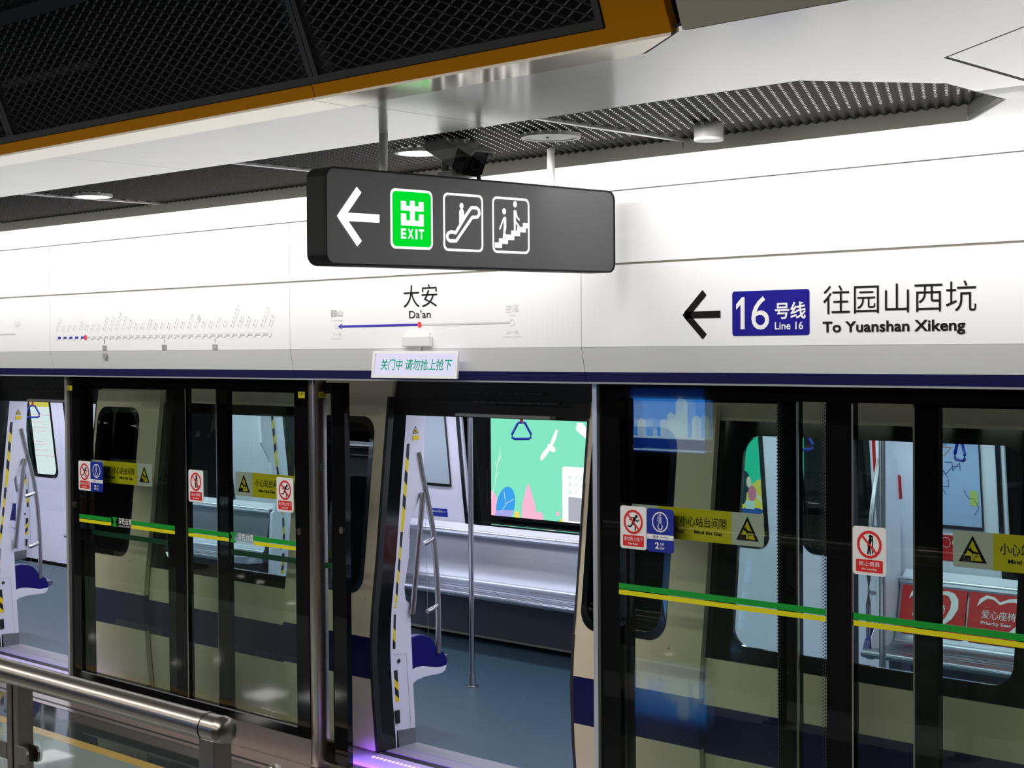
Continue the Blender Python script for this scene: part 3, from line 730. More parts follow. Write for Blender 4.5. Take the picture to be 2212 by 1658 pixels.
def cool_sign(t, x, z):
    MB().prism(rrect(x, x+.148, z, z+.192, .014), GF, .002, .004).build('sticker', STBLUE, t, label='blue car number sticker with a thermometer')
    s_ = [c for c in t.children if c.name.startswith('sticker')][-1]
    F = lambda a, b, d=0.0: GF(x + a, z + b, .0045 + d)
    MB().poly([(0, .056), (.148, .056), (.148, .078), (0, .078)], F, 0).build('white_band', WHT, s_)
    mb = MB().ring(circ(.074, .134, .045), circ(.074, .134, .039), F, .0005).stroke([(.074, .162), (.074, .120)], .014, F, .0004).disc((.074, .113), .0145, F, .0004)
    for q in range(5): mb.stroke([(.058, .160-q*.0065), (.063, .160-q*.0065)], .002, F, .0004, caps=False)
    mb.build('thermometer', WHT, s_)
    MB().stroke([(.074, .157), (.074, .113)], .005, F, .0008).disc((.074, .113), .009, F, .0008).build('thermometer_tube', STBLUE, s_)
    text('强冷', .033, .065, .061, .074, F, STBLUE, 'lettering', s_, d=.001)
    text('Low temp', .078, .122, .063, .071, F, STBLUE, 'lettering', s_, d=.001)
    text('2', .046, .068, .014, .044, F, WHT, 'lettering', s_, 0.03, d=.001)
    text('车厢', .073, .096, .030, .043, F, WHT, 'lettering', s_, d=.001); text('Car', .072, .099, .014, .026, F, WHT, 'lettering', s_, 0.02, d=.001)

ft, X = fixed_screen(1, 'double glazed fixed screen right of the central doorway, with large blue sticker')
stripe(ft, X+2.206, X+3.285); stripe(ft, X+3.407, X+4.45)
no_sign(ft, X+2.217, 1.398, True); cool_sign(ft, X+2.370, 1.396); no_sign(ft, X+3.410, 1.394, False)
# second fixed screen (between the two doorways, left half of the picture)
fu, X = fixed_screen(0, 'double glazed fixed screen between the two open doorways, with small blue sticker')
stripe(fu, X+2.202, X+3.285, (X+2.58, X+2.812)); stripe(fu, X+3.427, X+4.450, (X+3.832, X+4.064)); logo(fu, X+2.59); logo(fu, X+3.84)
no_sign(fu, X+2.200, 1.396, True); cool_sign(fu, X+2.345, 1.396); no_sign(fu, X+3.436, 1.397, False); no_sign(fu, X+4.285, 1.396, True)
fixed_screen(-1, 'fixed screen beyond the left edge of the photo')
for k, Xk in ((1, 0.0), (0, -P)):
    par = (ft, fu)[0] if k == 1 else fu
    F = GF
for par, lx, lz in ((fu, -2.415, 1.296), (fu, -.076, 1.296)):
    MB().prism(circ(lx, lz, .019), GF, .002, .009).build('lock', STEEL, par, smooth=True)
    MB().prism(circ(lx, lz, .009), GF, .009, .011).build('key_hole', BLKM, par)
for par, lx in ((fu, -2.448),):
    MB().prism([(lx-.022, 2.045), (lx+.022, 2.045), (lx+.022, 2.078), (lx-.022, 2.078)], GF, .002, .004).build('number_tag', TAGYEL, par)
MB().prism([(-.075, 2.035), (-.018, 2.035), (-.018, 2.070), (-.075, 2.070)], GF, .002, .004).build('number_tag', TAGYEL, fu)
text('110F', -.065, -.028, 2.053, 2.066, GF, INKB, 'lettering', fu, d=.005)

# steel posts between fixed screen and doorway
def post(k, label):
    X = k*P; t = thing('screen_post', label, 'post', (X+.03, .04, 0))
    mb = MB().prism([(X+.0, .085), (X+.0, .006), (X+.002, .002), (X+.006, .0), (X+.046, .0), (X+.054, .003), (X+.058, .010), (X+.060, .085)], Fz, 0.0, 2.14)
    mb.build('column', STEELP, t, smooth=True)
    box('foot', STEELK, X-.004, X+.064, -.006, .089, 0, .012, t, bevel=.003)
    return t
post(-1, 'brushed steel post beyond the left edge of the photo')
pt = post(0, 'brushed steel floor to header post left of the central doorway')
MB().prism([(.030, 2.037), (.083, 2.037), (.083, 2.070), (.030, 2.070)], YZ(.0605), .0, .001).build('number_tag', mat('tag_ochre', (.50, .40, .0), .5), pt)
text('108', .040, .074, 2.045, 2.062, YZ(.0605), INKB, 'lettering', pt, d=.002)
MB().ring(circ(.055, 1.655, .018), circ(.055, 1.655, .0165), YZ(.0605), .001).build('round_mark', SGREEN, pt)

# sliding door leaves of the screen, slid open behind the fixed glass (y 0.06 .. 0.10)
LF = XZ(.066)
def leaf(x0, x1, label, lead_right, sticker=None, band=False):
    t = thing('sliding_screen_door', label, 'sliding door', (x0, .08, 0.02))
    wl, wr = (.100, .115) if lead_right else (.115, .100)
    box('stile', BLK, x0, x0+wl, .066, .102, .02, 2.12, t); box('stile', BLK, x1-wr, x1, .066, .102, .02, 2.12, t)
    box('top_rail', BLK, x0+wl, x1-wr, .067, .101, 2.06, 2.12, t); box('bottom_rail', BLK, x0+wl, x1-wr, .067, .101, .02, .14, t)
    MB().add([(x0+wl, .084, .14), (x1-wr, .084, .14), (x1-wr, .084, 2.06), (x0+wl, .084, 2.06)], [(0, 1, 2, 3)]).build('pane', LEAFGL, t)
    e = x1-.002 if not lead_right else x0+.002
    box('edge_strip', STEELP, (x1 if not lead_right else x0)-.004, (x1 if not lead_right else x0)+.004, .058, .066, .02, 2.12, t)
    if band: box('lower_band', DGREEN, x0+wl, x1-wr, .0815, .0835, 1.095, 1.127, t, label='dull green band')
    if sticker:
        sx0, sx1, wside, tri_only = sticker
        LG = XZ(.0835)
        MB().prism(rrect(sx0, sx1, 1.449, 1.590, .012), LG, .0, .002).build('gap_sticker', mat('sticker_pale', (.88, .88, .80), .5) if 'sticker_pale' not in MATS else MATS['sticker_pale'], t, label='pale sticker with yellow middle and warning triangle')
        s_ = t.children[-1]; s_ = [c for c in t.children if c.name.startswith('gap_sticker')][-1]
        ya, yb_ = sx0 + .165, sx1 - .165
        MB().poly([(ya, 1.449), (yb_, 1.449), (yb_, 1.590), (ya, 1.590)], LG, .003).build('yellow_field', STYEL, s_)
        if lead_right: q1, q2, e1, e2 = (sx0+.192, sx0+.442), (sx0+.475, sx1-.175), (sx0+.225, sx0+.375), (sx0+.43, sx1-.18)
        else: q1, q2, e1, e2 = (sx1-.440, sx1-.188), (sx0+.175, sx1-.475), (sx1-.362, sx1-.213), (sx0+.175, sx1-.42)
        text('小心站台间隙', *q1, 1.512, 1.557, LG, INKB, 'lettering', s_, 0.006, d=.004)
        text('Mind the Gap', *e1, 1.476, 1.497, LG, INKB, 'lettering', s_, 0.03, d=.004)
        text('小心夹手', *q2, 1.512, 1.557, LG, INKB, 'lettering', s_, 0.006, d=.004)
        text('Mind Your Hand', *e2, 1.477, 1.497, LG, INKB, 'lettering', s_, 0.03, d=.004)
        for cx in (sx0+.082, sx1-.082):
            tri = lambda q: [(cx-.058*q, 1.520-.052*q+.004), (cx+.058*q, 1.520-.052*q+.004), (cx, 1.520+.055*q)]
            MB().poly(tri(1.0), LG, .003).build('warning_triangle', INKB, s_)
            MB().poly([(cx-.040, 1.4785), (cx+.040, 1.4785), (cx, 1.556)], LG, .004).build('triangle_field', STYEL, s_)
            mb = MB().poly([(cx-.040, 1.4785), (cx-.006, 1.4785), (cx-.006, 1.497), (cx-.028, 1.497)], LG, .005)
            mb.stroke([(cx-.018, 1.522), (cx+.004, 1.511), (cx+.020, 1.508)], .009, LG, .005); mb.stroke([(cx-.008, 1.527), (cx+.002, 1.500)], .005, LG, .005)
            mb.stroke([(cx+.006, 1.478), (cx+.006, 1.497), (cx+.025, 1.497)], .003, LG, .005, caps=False)
            mb.build('hand_mark', INKB, s_)
    return t
leaf(-.925, .235, 'open screen leaf left of central doorway, its black edge showing past the steel post', True, (-.773, .02, 0, False), True)
leaf(2.10, 3.112, 'open screen leaf behind the pane with the 2 Car sticker, right of central doorway', False, (2.203-.0, 2.930, 0, False))
leaf(3.645, 4.78, 'open screen leaf behind the pane at the right edge of the photo', True, (3.798, 4.56, 0, False))
leaf(-2.46, -1.35, 'open screen leaf right of far left doorway, behind the small 2 Car sticker', False, (-2.36, -1.642, 0, False), True)
MB().prism(circ(.205, 1.317, .019), LF, .0, .008).build('lock', STEEL, [o for o in bpy.data.objects if o.name == 'sliding_screen_door'][0], smooth=True)

# handrail in the lower left ------------------------------------------
hr = thing('handrail', 'stainless handrail with glass infill in the lower left corner', 'handrail', (2.62, -2.5, 0))
MB().tube([(-1.6, -2.5, 1.103), (2.640, -2.5, 1.103)], .045, 24).build('top_rail', STEEL, hr, smooth=True)
MB().tube([(2.640, -2.5, 1.103), (2.648, -2.5, 1.103), (2.664, -2.5, 1.103), (2.672, -2.5, 1.103)], [.047, .047, .041, .028], 24).build('end_cap', STEEL, hr, smooth=True)
MB().tube([(2.555, -2.5, 1.103), (2.570, -2.5, 1.103)], .0475, 24).build('collar', STEEL, hr, smooth=True)
box('post', STEEL, 2.560, 2.640, -2.535, -2.465, 0, 1.075, hr, bevel=.003)
box('base_plate', STEEL, 2.53, 2.67, -2.56, -2.44, 0, .012, hr)
for xx in (1.335, 1.385): box('post', STEEL, xx, xx+.038, -2.53, -2.47, 0, 1.075, hr, bevel=.002)
box('base_plate', STEEL, 1.30, 1.46, -2.56, -2.44, 0, .012, hr)
for a, b_, sd in ((1.255, 1.335, 0), (1.405, 1.485, 1)):
    for yy in (-2.522, -2.488):
        MB().prism(rrect(a, b_, .785, .850, (.03, .004, .004, .03) if sd == 0 else (.004, .03, .03, .004)), XZ(yy), -.010 if yy > -2.5 else .0, .0 if yy > -2.5 else .010).build('glass_clamp', STEEL, hr, bevel=.002)
MB().add([(-1.0, -2.5, .12), (1.318, -2.5, .12), (1.318, -2.5, .985), (-1.0, -2.5, .985)], [(0, 1, 2, 3)]).build('glass_infill', RAILGL, hr)
MB().add([(1.44, -2.5, .12), (2.545, -2.5, .12), (2.545, -2.5, .985), (1.44, -2.5, .985)], [(0, 1, 2, 3)]).build('glass_infill', RAILGL, hr)
h2 = thing('handrail_end', 'steel curved end of a second handrail touching the bottom edge', 'handrail', (3.02, -2.6, 0))
MB().tube([(3.0, -2.62, 0.0), (3.0, -2.62, 1.02), (3.01, -2.61, 1.06), (3.04, -2.60, 1.072), (3.08, -2.62, 1.06), (3.10, -2.64, 1.02), (3.10, -2.64, 0.0)], .019, 12).build('bent_tube', STEEL, h2, smooth=True)

# ================================================================== TRAIN
def prof(z):       # outer skin of the car: y of the platform side at height z
    T = [(-.9, .50), (-.3, .465), (0, .448), (.33, .418), (.60, .405), (.80, .418), (1.1, .458), (1.65, .518), (2.02, .560), (2.30, .62), (2.7, .80)]
    for (a, ya), (b, yb_) in zip(T, T[1:]):
        if z <= b: return ya + (yb_-ya)*(z-a)/(b-a)
    return T[-1][1]
YC = 1.965         # centre plane of the car
def skin(mb, x0, x1, z0, z1, off=0.0, far=False, thick=.02, n=None, inner=False):
    """curved side strip between x0..x1, z0..z1; off>0 = proud of the skin"""
    n = n or max(1, int((z1-z0)/.10)); vs = []
    for i in range(n+1):
        z = z0 + (z1-z0)*i/n; y = prof(z) - off; y2 = y + thick
        if inner: y = prof(z) + .15 + off - thick; y2 = y + thick
        if far: y, y2 = 2*YC - y, 2*YC - y2
        vs += [(x0, y, z), (x1, y, z), (x1, y2, z), (x0, y2, z)]
    fs = []
    for i in range(n):
        a = i*4; b = a+4
        fs += [(a, a+1, b+1, b), (a+2, a+3, b+3, b+2), (a+1, a+2, b+2, b+1), (a+3, a, b, b+3)]
    fs += [(3, 2, 1, 0), (n*4, n*4+1, n*4+2, n*4+3)]
    return mb.add(vs, fs)
def SK(off=0.0, far=False, inner=False):   # decal frame on the curved side: a = x, b = z
    def F(a, b, d=0.0):
        y = prof(b) + .15 + off + d if inner else prof(b) - off - d
        return Vector((a, y if not far else 2*YC - y, b))
    return F
def skin_window(mb, x0, x1, z0, z1, hx0, hx1, hz0, hz1, rad, F, d0, d1, n=8):
    """rectangular surface with a rounded hole, following frame F"""
    inn = rrect(hx0, hx1, hz0, hz1, rad, n); m = len(inn); out = []
    for i, (x, z) in enumerate(inn):
        q = i // (n+1); k = (i % (n+1))/n
        c = [(x0, z0), (x1, z0), (x1, z1), (x0, z1)][q]
        out.append(c)
    mb.ring(out, inn, F, d0, d1); return mb
def dens(poly, step=.09):      # subdivide polygon edges so that it follows the curved side
    out = []
    for (a, b) in zip(poly, poly[1:] + poly[:1]):
        L_ = math.dist(a, b); n = max(1, int(L_/step))
        for i in range(n): out.append((a[0]+(b[0]-a[0])*i/n, a[1]+(b[1]-a[1])*i/n))
    return out
tn = thing('metro_car', 'cream metro car with navy band and black window band, standing behind the glass screens', 'train', (0, .45, 0))
DL, DR = .065, 1.575           # doorway edges within a period
for k in (-3, -2, -1, 0, 1):
    a, b = DR + k*P, DL + P + k*P
    for (z0, z1, m, nm_) in ((-.9, .412, CREAM, 'lower_side_panel'), (.412, .640, CARNAVY, 'navy_side_band'), (.640, .857, CREAM, 'waist_side_panel'), (1.955, 2.50, CREAM, 'upper_side_panel')):
        mb = MB(); skin(mb, a, b, z0, z1); mb.build(nm_, m, tn, smooth=True)
    # black window band with a real opening
    wx0, wx1, wz0, wz1 = 2.512+k*P, 3.872+k*P, .930, 1.890
    mb = MB(); skin(mb, a, wx0-.06, .857, 1.955, off=.002); skin(mb, wx1+.06, b, .857, 1.955, off=.002)
    skin(mb, wx0-.06, wx1+.06, .857, wz0-.05, off=.002); skin(mb, wx0-.06, wx1+.06, wz1+.05, 1.955, off=.002)
    inn = dens(rrect(wx0, wx1, wz0, wz1, .09, 8), .1)
    # corner frame: strips between the square hole and the rounded hole
    out = []
    for (x, z) in inn:
        cx, cz = (wx0+wx1)/2, (wz0+wz1)/2
        tx = ((wx1+.06)-cx)/max(1e-6, abs(x-cx)); tz = ((wz1+.05)-cz)/max(1e-6, abs(z-cz)); tt = min(tx, tz)
        out.append((cx+(x-cx)*tt, cz+(z-cz)*tt))
    mb.ring(out, inn, SK(.002), -.02, 0.0)
    mb.build('window_band', CARBLK, tn)
    mb = MB()
    n = 9; vs = []
    for i in range(n+1):
        z = wz0 + (wz1-wz0)*i/n; vs += [(wx0, prof(z)+.015, z), (wx1, prof(z)+.015, z)]
    mb.add(vs, [(2*i, 2*i+1, 2*i+3, 2*i+2) for i in range(n)]); mb.build('window_pane', TRNGL, tn)
    # above the doorway: black gear cover
    mb = MB(); skin(mb, a-1.51, a, 1.925, 2.50, off=-.03, n=6); mb.build('door_header', BLKM, tn)
    c = k*P
    for (x0, x1, z) in ((.745, 1.292, 2.062), (.78, 1.397, 2.013)):
        box('header_rail', SILL if False else DKFR, c+x0, c+x1, .50, .53, z-.004, z+.006, tn)
        mb = MB()
        for q in range(9): mb.box(c+x0+.05+q*(x1-x0-.1)/8-.004, c+x0+.05+q*(x1-x0-.1)/8+.004, .497, .501, z-.003, z+.004)
        mb.build('rail_holes', BLKM, tn)['kind'] = 'stuff'
    box('lintel_strip', TREAD, c+.648, c+1.34, .50, .545, 1.934, 1.950, tn)
    # reveals of the doorway, threshold
    for xx in (DL-.03, DR):
        n = 14; vs = []
        for i in range(n+1):
            z = 0.0 + 1.94*i/n; y0 = prof(z)-.01; y1 = prof(z)+.13
            vs += [(c+xx, y0, z), (c+xx+.03, y0, z), (c+xx+.03, y1, z), (c+xx, y1, z)]
        MB().add(vs, [q for i in range(n) for q in ((i*4, i*4+1, i*4+5, i*4+4), (i*4+1, i*4+2, i*4+6, i*4+5), (i*4+2, i*4+3, i*4+7, i*4+6), (i*4+3, i*4, i*4+4, i*4+7))]).build('door_reveal', CARBLK, tn)
    box('threshold', TREAD, c+DL-.05, c+DR+.05, .60, .74, -.03, .004, tn)
    box('threshold_edge', VIOLET, c+DL-.05, c+DR+.05, .50, .60, -.03, .002, tn)
    box('threshold_lip', BLKM, c+DL-.05, c+DR+.05, .44, .50, -.10, -.002, tn)
box('underframe', BLKM, -14, 7, .52, 3.3, -.9, -.06, tn)
box('car_floor', INTF, -14, 7, .62, 3.26, -.06, 0.0, tn)
box('car_ceiling', INTW, -14, 7, .66, 3.20, 2.16, 2.20, tn)
box('car_roof', CREAM, -14, 7, .60, 3.26, 2.55, 2.60, tn)
for yy in (1.25, 2.55): box('ceiling_light', CARL, -14, 7, yy-.09, yy+.09, 2.148, 2.16, tn)
# inner linings: near side and far side, split by windows and doors
for k in (-3, -2, -1, 0, 1):
    a, b = DR + k*P, DL + P + k*P
    wx0, wx1 = 2.48+k*P, 3.87+k*P
    for far in (False, True):
        mb = MB()
        a = DR + k*P + (.125 if far else 0)
        wx0, wx1 = (2.48+k*P, 3.87+k*P) if far else (2.40+k*P, 3.95+k*P)
        skin(mb, a, b, 0.0, .90, far=far, inner=True); skin(mb, a, wx0, .90, 1.93, far=far, inner=True); skin(mb, wx1, b, .90, 1.93, far=far, inner=True)
        skin(mb, a, b, 1.93, 2.17, far=far, inner=True)
        mb.build('lining', INTW, tn)
    wx0, wx1 = 2.48+k*P, 3.87+k*P
    # far window: rubber surround
    mb = MB(); wo = dens(rrect(wx0-.09, wx1+.02, .855, 1.95, .13, 8)); wi = dens(rrect(wx0-.03, wx1-.04, .905, 1.90, .10, 8))
    inn = dens(rrect(wx0-.02, wx1-.04, .91, 1.90, .10, 8), .1); out = []
    cx, cz = (wx0+wx1)/2, 1.40
    for (x, z) in inn:
        tt = min((cx-wx0+.05)/max(1e-6, abs(x-cx)), .54/max(1e-6, abs(z-cz))); out.append((cx+(x-cx)*tt, cz+(z-cz)*tt))
    mb.ring(out, inn, SK(0, True, True), -.03, .012); mb.build('window_surround', CARBLK, tn)
    # far skin outside so that the tunnel stays dark around the windows
    mb = MB(); skin(mb, a, b, -.9, .90, far=True); skin(mb, a, wx0, .90, 1.93, far=True); skin(mb, wx1, b, .90, 1.93, far=True); skin(mb, a, b, 1.93, 2.5, far=True)
    mb.build('far_side_panel', BLKM, tn)

def door_leaf(x0, x1, label, off, far, inner, win, black_edge=0, group=None):
    """one curved door leaf, with rounded window (win = x0,x1,z0,z1)"""
    t = thing('train_door', label, 'train door', (x0, .45 if not far else 3.4, 0), group)
    wx0, wx1, wz0, wz1 = win; M0 = INTW if far else CREAM; pad = .03
    if not far:
        for (z0, z1, m, nm_) in ((.02, .435, CREAM, 'lower_panel'), (.435, .672, CARNAVY, 'navy_band'), (.672, wz0-pad, CREAM, 'waist_panel'), (wz1+pad, 2.03, CREAM, 'upper_panel')):
            mb = MB(); skin(mb, x0, x1, z0, z1, off=off, thick=.035); mb.build(nm_, m, t, smooth=True)
        mb = MB(); skin(mb, x0, wx0-pad, wz0-pad, wz1+pad, off=off, thick=.035); skin(mb, wx1+pad, x1, wz0-pad, wz1+pad, off=off, thick=.035); Fd = SK(off)
    else:
        mb = MB(); skin(mb, x0, x1, .02, wz0-pad, far=True, inner=True, off=off); skin(mb, x0, x1, wz1+pad, 1.95, far=True, inner=True, off=off)
        skin(mb, x0, wx0-pad, wz0-pad, wz1+pad, far=True, inner=True, off=off); skin(mb, wx1+pad, x1, wz0-pad, wz1+pad, far=True, inner=True, off=off); Fd = SK(off, True, True)
    inn = dens(rrect(wx0, wx1, wz0, wz1, .10, 8), .1); out = []; cx, cz = (wx0+wx1)/2, (wz0+wz1)/2
    for (x, z) in inn:
        tt = min((wx1+pad-cx)/max(1e-6, abs(x-cx)), (wz1+pad-cz)/max(1e-6, abs(z-cz))); out.append((cx+(x-cx)*tt, cz+(z-cz)*tt))
    mb.ring(out, inn, Fd, -.02, 0.0); mb.build('window_panel', M0, t)
    i2 = dens(rrect(wx0+.035, wx1-.035, wz0+.035, wz1-.035, .08, 8), .1)
    if len(i2) == len(inn): MB().ring(inn, i2, Fd, -.018, .003).build('window_rubber', CARBLK, t)
    else:
        i2 = [(cx+(x-cx)*(1-.035/((wx1-wx0)/2)), cz+(z-cz)*(1-.035/((wz1-wz0)/2))) for x, z in inn]
        MB().ring(inn, i2, Fd, -.018, .003).build('window_rubber', CARBLK, t)
    n = 9; vs = []
    for i in range(n+1):
        z = wz0 + (wz1-wz0)*i/n; p0 = Fd(wx0, z, -.012); p1 = Fd(wx1, z, -.012); vs += [p0, p1]
    MB().add(vs, [(2*i, 2*i+1, 2*i+3, 2*i+2) for i in range(n)]).build('pane', DKGL if not far else TRNGL, t)
    if not far:
        mb = MB(); xe = x1 if black_edge > 0 else x0
        skin(mb, min(xe, xe+black_edge*.022), max(xe, xe+black_edge*.022), .02, 2.03, off=off-.002, thick=.04); mb.build('rubber_edge', BLKM, t)
    return t
door_leaf(-.705, .078, 'open cream door leaf of the car, left of the central doorway', .042, False, False, (-.52, -.008, .905, 1.915), 1)
door_leaf(1.605, 2.375, 'open cream door leaf of the car, right of the central doorway', .042, False, False, (1.63, 2.16, .905, 1.915), -1)
door_leaf(1.605-P, 2.375-P, 'open cream door leaf of the car, right of the far left doorway', .042, False, False, (1.63-P, 2.15-P, .905, 1.915), -1)
door_leaf(3.97, 4.63, 'open cream door leaf of the car beyond the right edge', .042, False, False, (4.10, 4.55, .905, 1.915), 1)
door_leaf(-.705-P, .078-P, 'open cream door leaf of the car beyond the left edge', .042, False, False, (-.52-P, -.008-P, .905, 1.915), 1)
for k, nm_ in ((-2, 'seen through the far left doorway'), (-1, 'hidden opposite the far left doorway'), (0, 'seen through the right glass screen'), (1, 'opposite the right edge')):
    door_leaf(.067+k*P, .903+k*P, 'closed white door leaf, left one of the pair, ' + nm_, 0, True, True, (.20+k*P, .775+k*P, .93, 1.90))
    door_leaf(.907+k*P, 1.70+k*P, 'closed white door leaf, right one of the pair, ' + nm_, 0, True, True, (1.03+k*P, 1.58+k*P, .93, 1.90))
    mb = MB(); skin(mb, .05+k*P, 1.71+k*P, 1.95, 2.17, far=True, inner=True); skin(mb, .900+k*P, .910+k*P, .02, 1.95, far=True, inner=True, off=.003); mb.build('door_surround', INTW, tn)

# door pillars beside the doorways (white panel with hazard tape)
def hazard(par, pts_l, pts_r, Fd, n, d=.001, first=0, nm_='hazard_tape'):
    """tape between a left and a right edge given as functions of t in 0..1, slanted bars"""
    mk = {0: MB(), 1: MB()}
    sl = .045
    L0 = pts_l[1] - pts_l[0] if False else None
    for i in range(n):
        t0, t1 = i/n, (i+1)/n
        mk[(i+first) % 2].poly([pts_l(t0), pts_r(t0), pts_r(t1), pts_l(t1)], Fd, d)
    mk[0].build(nm_, HAZK, par); mk[1].build(nm_, HAZY, par)
def lin(a, b): return lambda t: (a[0]+(b[0]-a[0])*t, a[1]+(b[1]-a[1])*t)
def hz(par, A, B, w, Fd, n, first=0):
    """slanted hazard bars from A (top) to B (bottom), tape width w along the first axis"""
    dz = (A[1]-B[1])/n; sl = .030
    for i in range(n):
        za, zb = A[1]-i*dz, A[1]-(i+1)*dz
        def X_(z): t_ = (A[1]-z)/(A[1]-B[1]); return A[0]+(B[0]-A[0])*t_
        za2 = za - (sl if i else 0); zb2 = max(zb - sl, B[1])
        MB().poly([(X_(za), za), (X_(zb), zb), (X_(zb2)+w, zb2), (X_(za2)+w, za2)], Fd, .0015).build('tape_bar', (HAZK, HAZY)[(i+first) % 2], par)
def pillar(k, far, label, right=False):
    x = (.062 if not right else 1.578 + (.13 if far else 0)) + k*P
    fy = (lambda y: 2*YC - y) if far else (lambda y: y)
    sx = -1 if right else 1
    Fd = (lambda a, b, d=0.0: Vector((x + sx*d, fy(a), b)))
    t = thing('door_pillar', label, 'door pillar', (x, fy(.65), 0))
    pl_ = [(.585, .0), (.575, .2), (.562, .42), (.548, .6), (.555, .8), (.588, 1.1), (.64, 1.5), (.686, 1.85), (.70, 1.95), (.86, 2.15), (.845, 2.0), (.831, 1.889), (.803, 1.47), (.72, 1.328), (.701, 1.289), (.692, 1.101), (.653, .917), (.663, .848), (.692, .826), (.699, .749), (.707, .559), (.719, .286), (.731, .093), (.73, .0)]
    MB().prism(pl_, Fd, -.035, 0.0).build('panel', INTW, t)
    MB().prism([(.583, .0), (.582, .102), (.7315, .093), (.7305, .0)], Fd, -.037, .003).build('kick_plate', mat('kick_grey', (.16, .17, .18), .5) if 'kick_grey' not in MATS else MATS['kick_grey'], t)
    hz(t, (.678, 1.753), (.634, 1.328), .026, Fd, 6); hz(t, (.634, 1.328), (.620, 1.250), .026, Fd, 1, 1)
    hz(t, (.620, 1.245), (.568, .840), .025, Fd, 6, 0); hz(t, (.558, .775), (.552, .576), .026, Fd, 3, 0); hz(t, (.562, .452), (.574, .268), .030, Fd, 4, 0)
    MB().poly([(.728, 1.810), (.776, 1.810), (.752, 1.852)], Fd, .002).build('warning_triangle', HAZK, t)
    MB().poly([(.735, 1.815), (.769, 1.815), (.752, 1.843)], Fd, .003).poly([(.728, 1.772), (.776, 1.772), (.776, 1.800), (.728, 1.800)], Fd, .003).poly([(.567, .812), (.590, .812), (.590, .820), (.567, .820)], Fd, .003).poly([(.570, .824), (.588, .824), (.579, .840)], Fd, .003).build('warning_label', HAZY, t)
    MB().disc((.7515, 1.824), .005, Fd, .004).build('hand_mark', HAZK, t)
    mb = MB()
    for (p, q) in (((.563, .542), (.663, .538)), ((.663, .538), (.694, .09)), ((.694, .09), (.60, .075))): mb.stroke([p, q], .0018, Fd, .002, caps=False)
    mb.build('hatch_outline', INKG2, t)
    MB().ring(circ(.602, .502, .013), circ(.602, .502, .009), Fd, .003).build('hatch_lock', GRAB, t); MB().disc((.602, .502), .009, Fd, .003).build('key_hole', BLKM, t)
    MB().ring(circ(.622, .072, .017, .02), circ(.622, .072, .012, .015), Fd, .004).build('pull_ring', GRAB, t)
    MB().prism([(.562, .219), (.598, .22), (.600, .145), (.572, .145)], Fd, 0, .012).build('latch_block', BLKM, t)
    return t
def screen(k, far, label, right=False):
    """grab rails and shell-shaped seat end beside a doorway"""
    x = (.060 if not right else 1.580 + (.14 if far else 0)) + k*P; sx = -1 if right else 1
    fy = (lambda y: 2*YC - y) if far else (lambda y: y)
    Fd = (lambda a, b, d=0.0: Vector((x + sx*d, fy(a), b)))
    t = thing('grab_rail', label, 'grab rail', (x, fy(.9), .5))
    MB().tube([Fd(.792, 1.463, .02), Fd(.745, 1.11, .02), Fd(.699, .763, .02)], .0165, 12).build('straight_rail', GRAB, t, smooth=True)
    cpts = [(.775, 1.70), (.806, 1.56), (.845, 1.42), (.880, 1.27), (.906, 1.09), (.920, .90), (.926, .70), (.924, .50)]
    MB().tube([Fd(a, b, 0.0) for a, b in cpts], .0165, 14).build('curved_rail', GRAB, t, smooth=True)
    for z, yy in ((1.167, .897), (.766, .923)):
        MB().tube([Fd(yy, z+.03, .0), Fd(yy-.03, z+.012, .01), Fd(yy-.07, z+.002, .015), Fd(yy-.105, z-.005, .018)], [.009, .012, .015, .014], 10).build('hook', GRAB, t, smooth=True)
    MB().stroke([(.835, 1.35), (.845, 1.0), (.852, .62)], .0025, Fd, -.01, caps=False).build('glass_edge', INKG2, t)
    if right: MB().prism([(.62, .36), (.9, .38), (.97, .43), (.975, .52), (.90, .62), (.87, .9), (.84, 1.3), (.81, 1.6), (.62, 1.6)], Fd, -.052, -.047).build('back_panel', INTW, t)
    e = thing('seat_end', label.replace('grab rails', 'navy and white rounded bench end') if 'grab rails' in label else label, 'bench end', (x, fy(.85), .4))
    B = [(.690, .627), (.708, .627), (.767, .631), (.815, .622), (.86, .602), (.895, .565), (.913, .528), (.943, .516), (.975, .495), (1.0, .446), (.995, .420), (.96, .414), (.915, .416), (.86, .428), (.802, .441), (.75, .443), (.713, .433), (.690, .427)]
    MB().prism(B, Fd, -.045, 0.0).build('navy_shell', WHALEB, e, bevel=.006)
    Wp = [(.690, .427), (.713, .433), (.75, .443), (.802, .441), (.86, .428), (.915, .416), (.96, .414), (.995, .420), (.984, .39), (.955, .375), (.896, .374), (.85, .376), (.802, .374), (.75, .365), (.716, .35), (.690, .34)]
    MB().prism(Wp, Fd, -.044, -.001).build('white_base', INTW, e, bevel=.004)
    return t
pillar(0, False, 'white door pillar with yellow and black hazard tape, inside the central doorway')
pillar(-1, False, 'white door pillar with hazard tape at the left edge of the photo')
pillar(1, False, 'white door pillar beyond the right edge')
pillar(-2, True, 'white far door pillar with hazard tape, seen through the far left doorway')
pillar(0, True, 'white far door pillar left of the door opposite, right car bay')
pillar(-1, True, 'white far door pillar behind the screens, left of centre')
pillar(0, False, 'white door pillar on the right of the central doorway', True)
pillar(-1, False, 'white door pillar on the right of the far left doorway', True)
pillar(-1, True, 'white far door pillar at the near end of the long steel bench', True)
pillar(0, True, 'white far door pillar beside the priority seats', True)
screen(0, False, 'grab rails inside the central doorway, beside the hazard taped pillar')
screen(-1, False, 'grab rails inside the far left doorway')
screen(-1, False, 'grab rails on the right of the far left doorway', True)
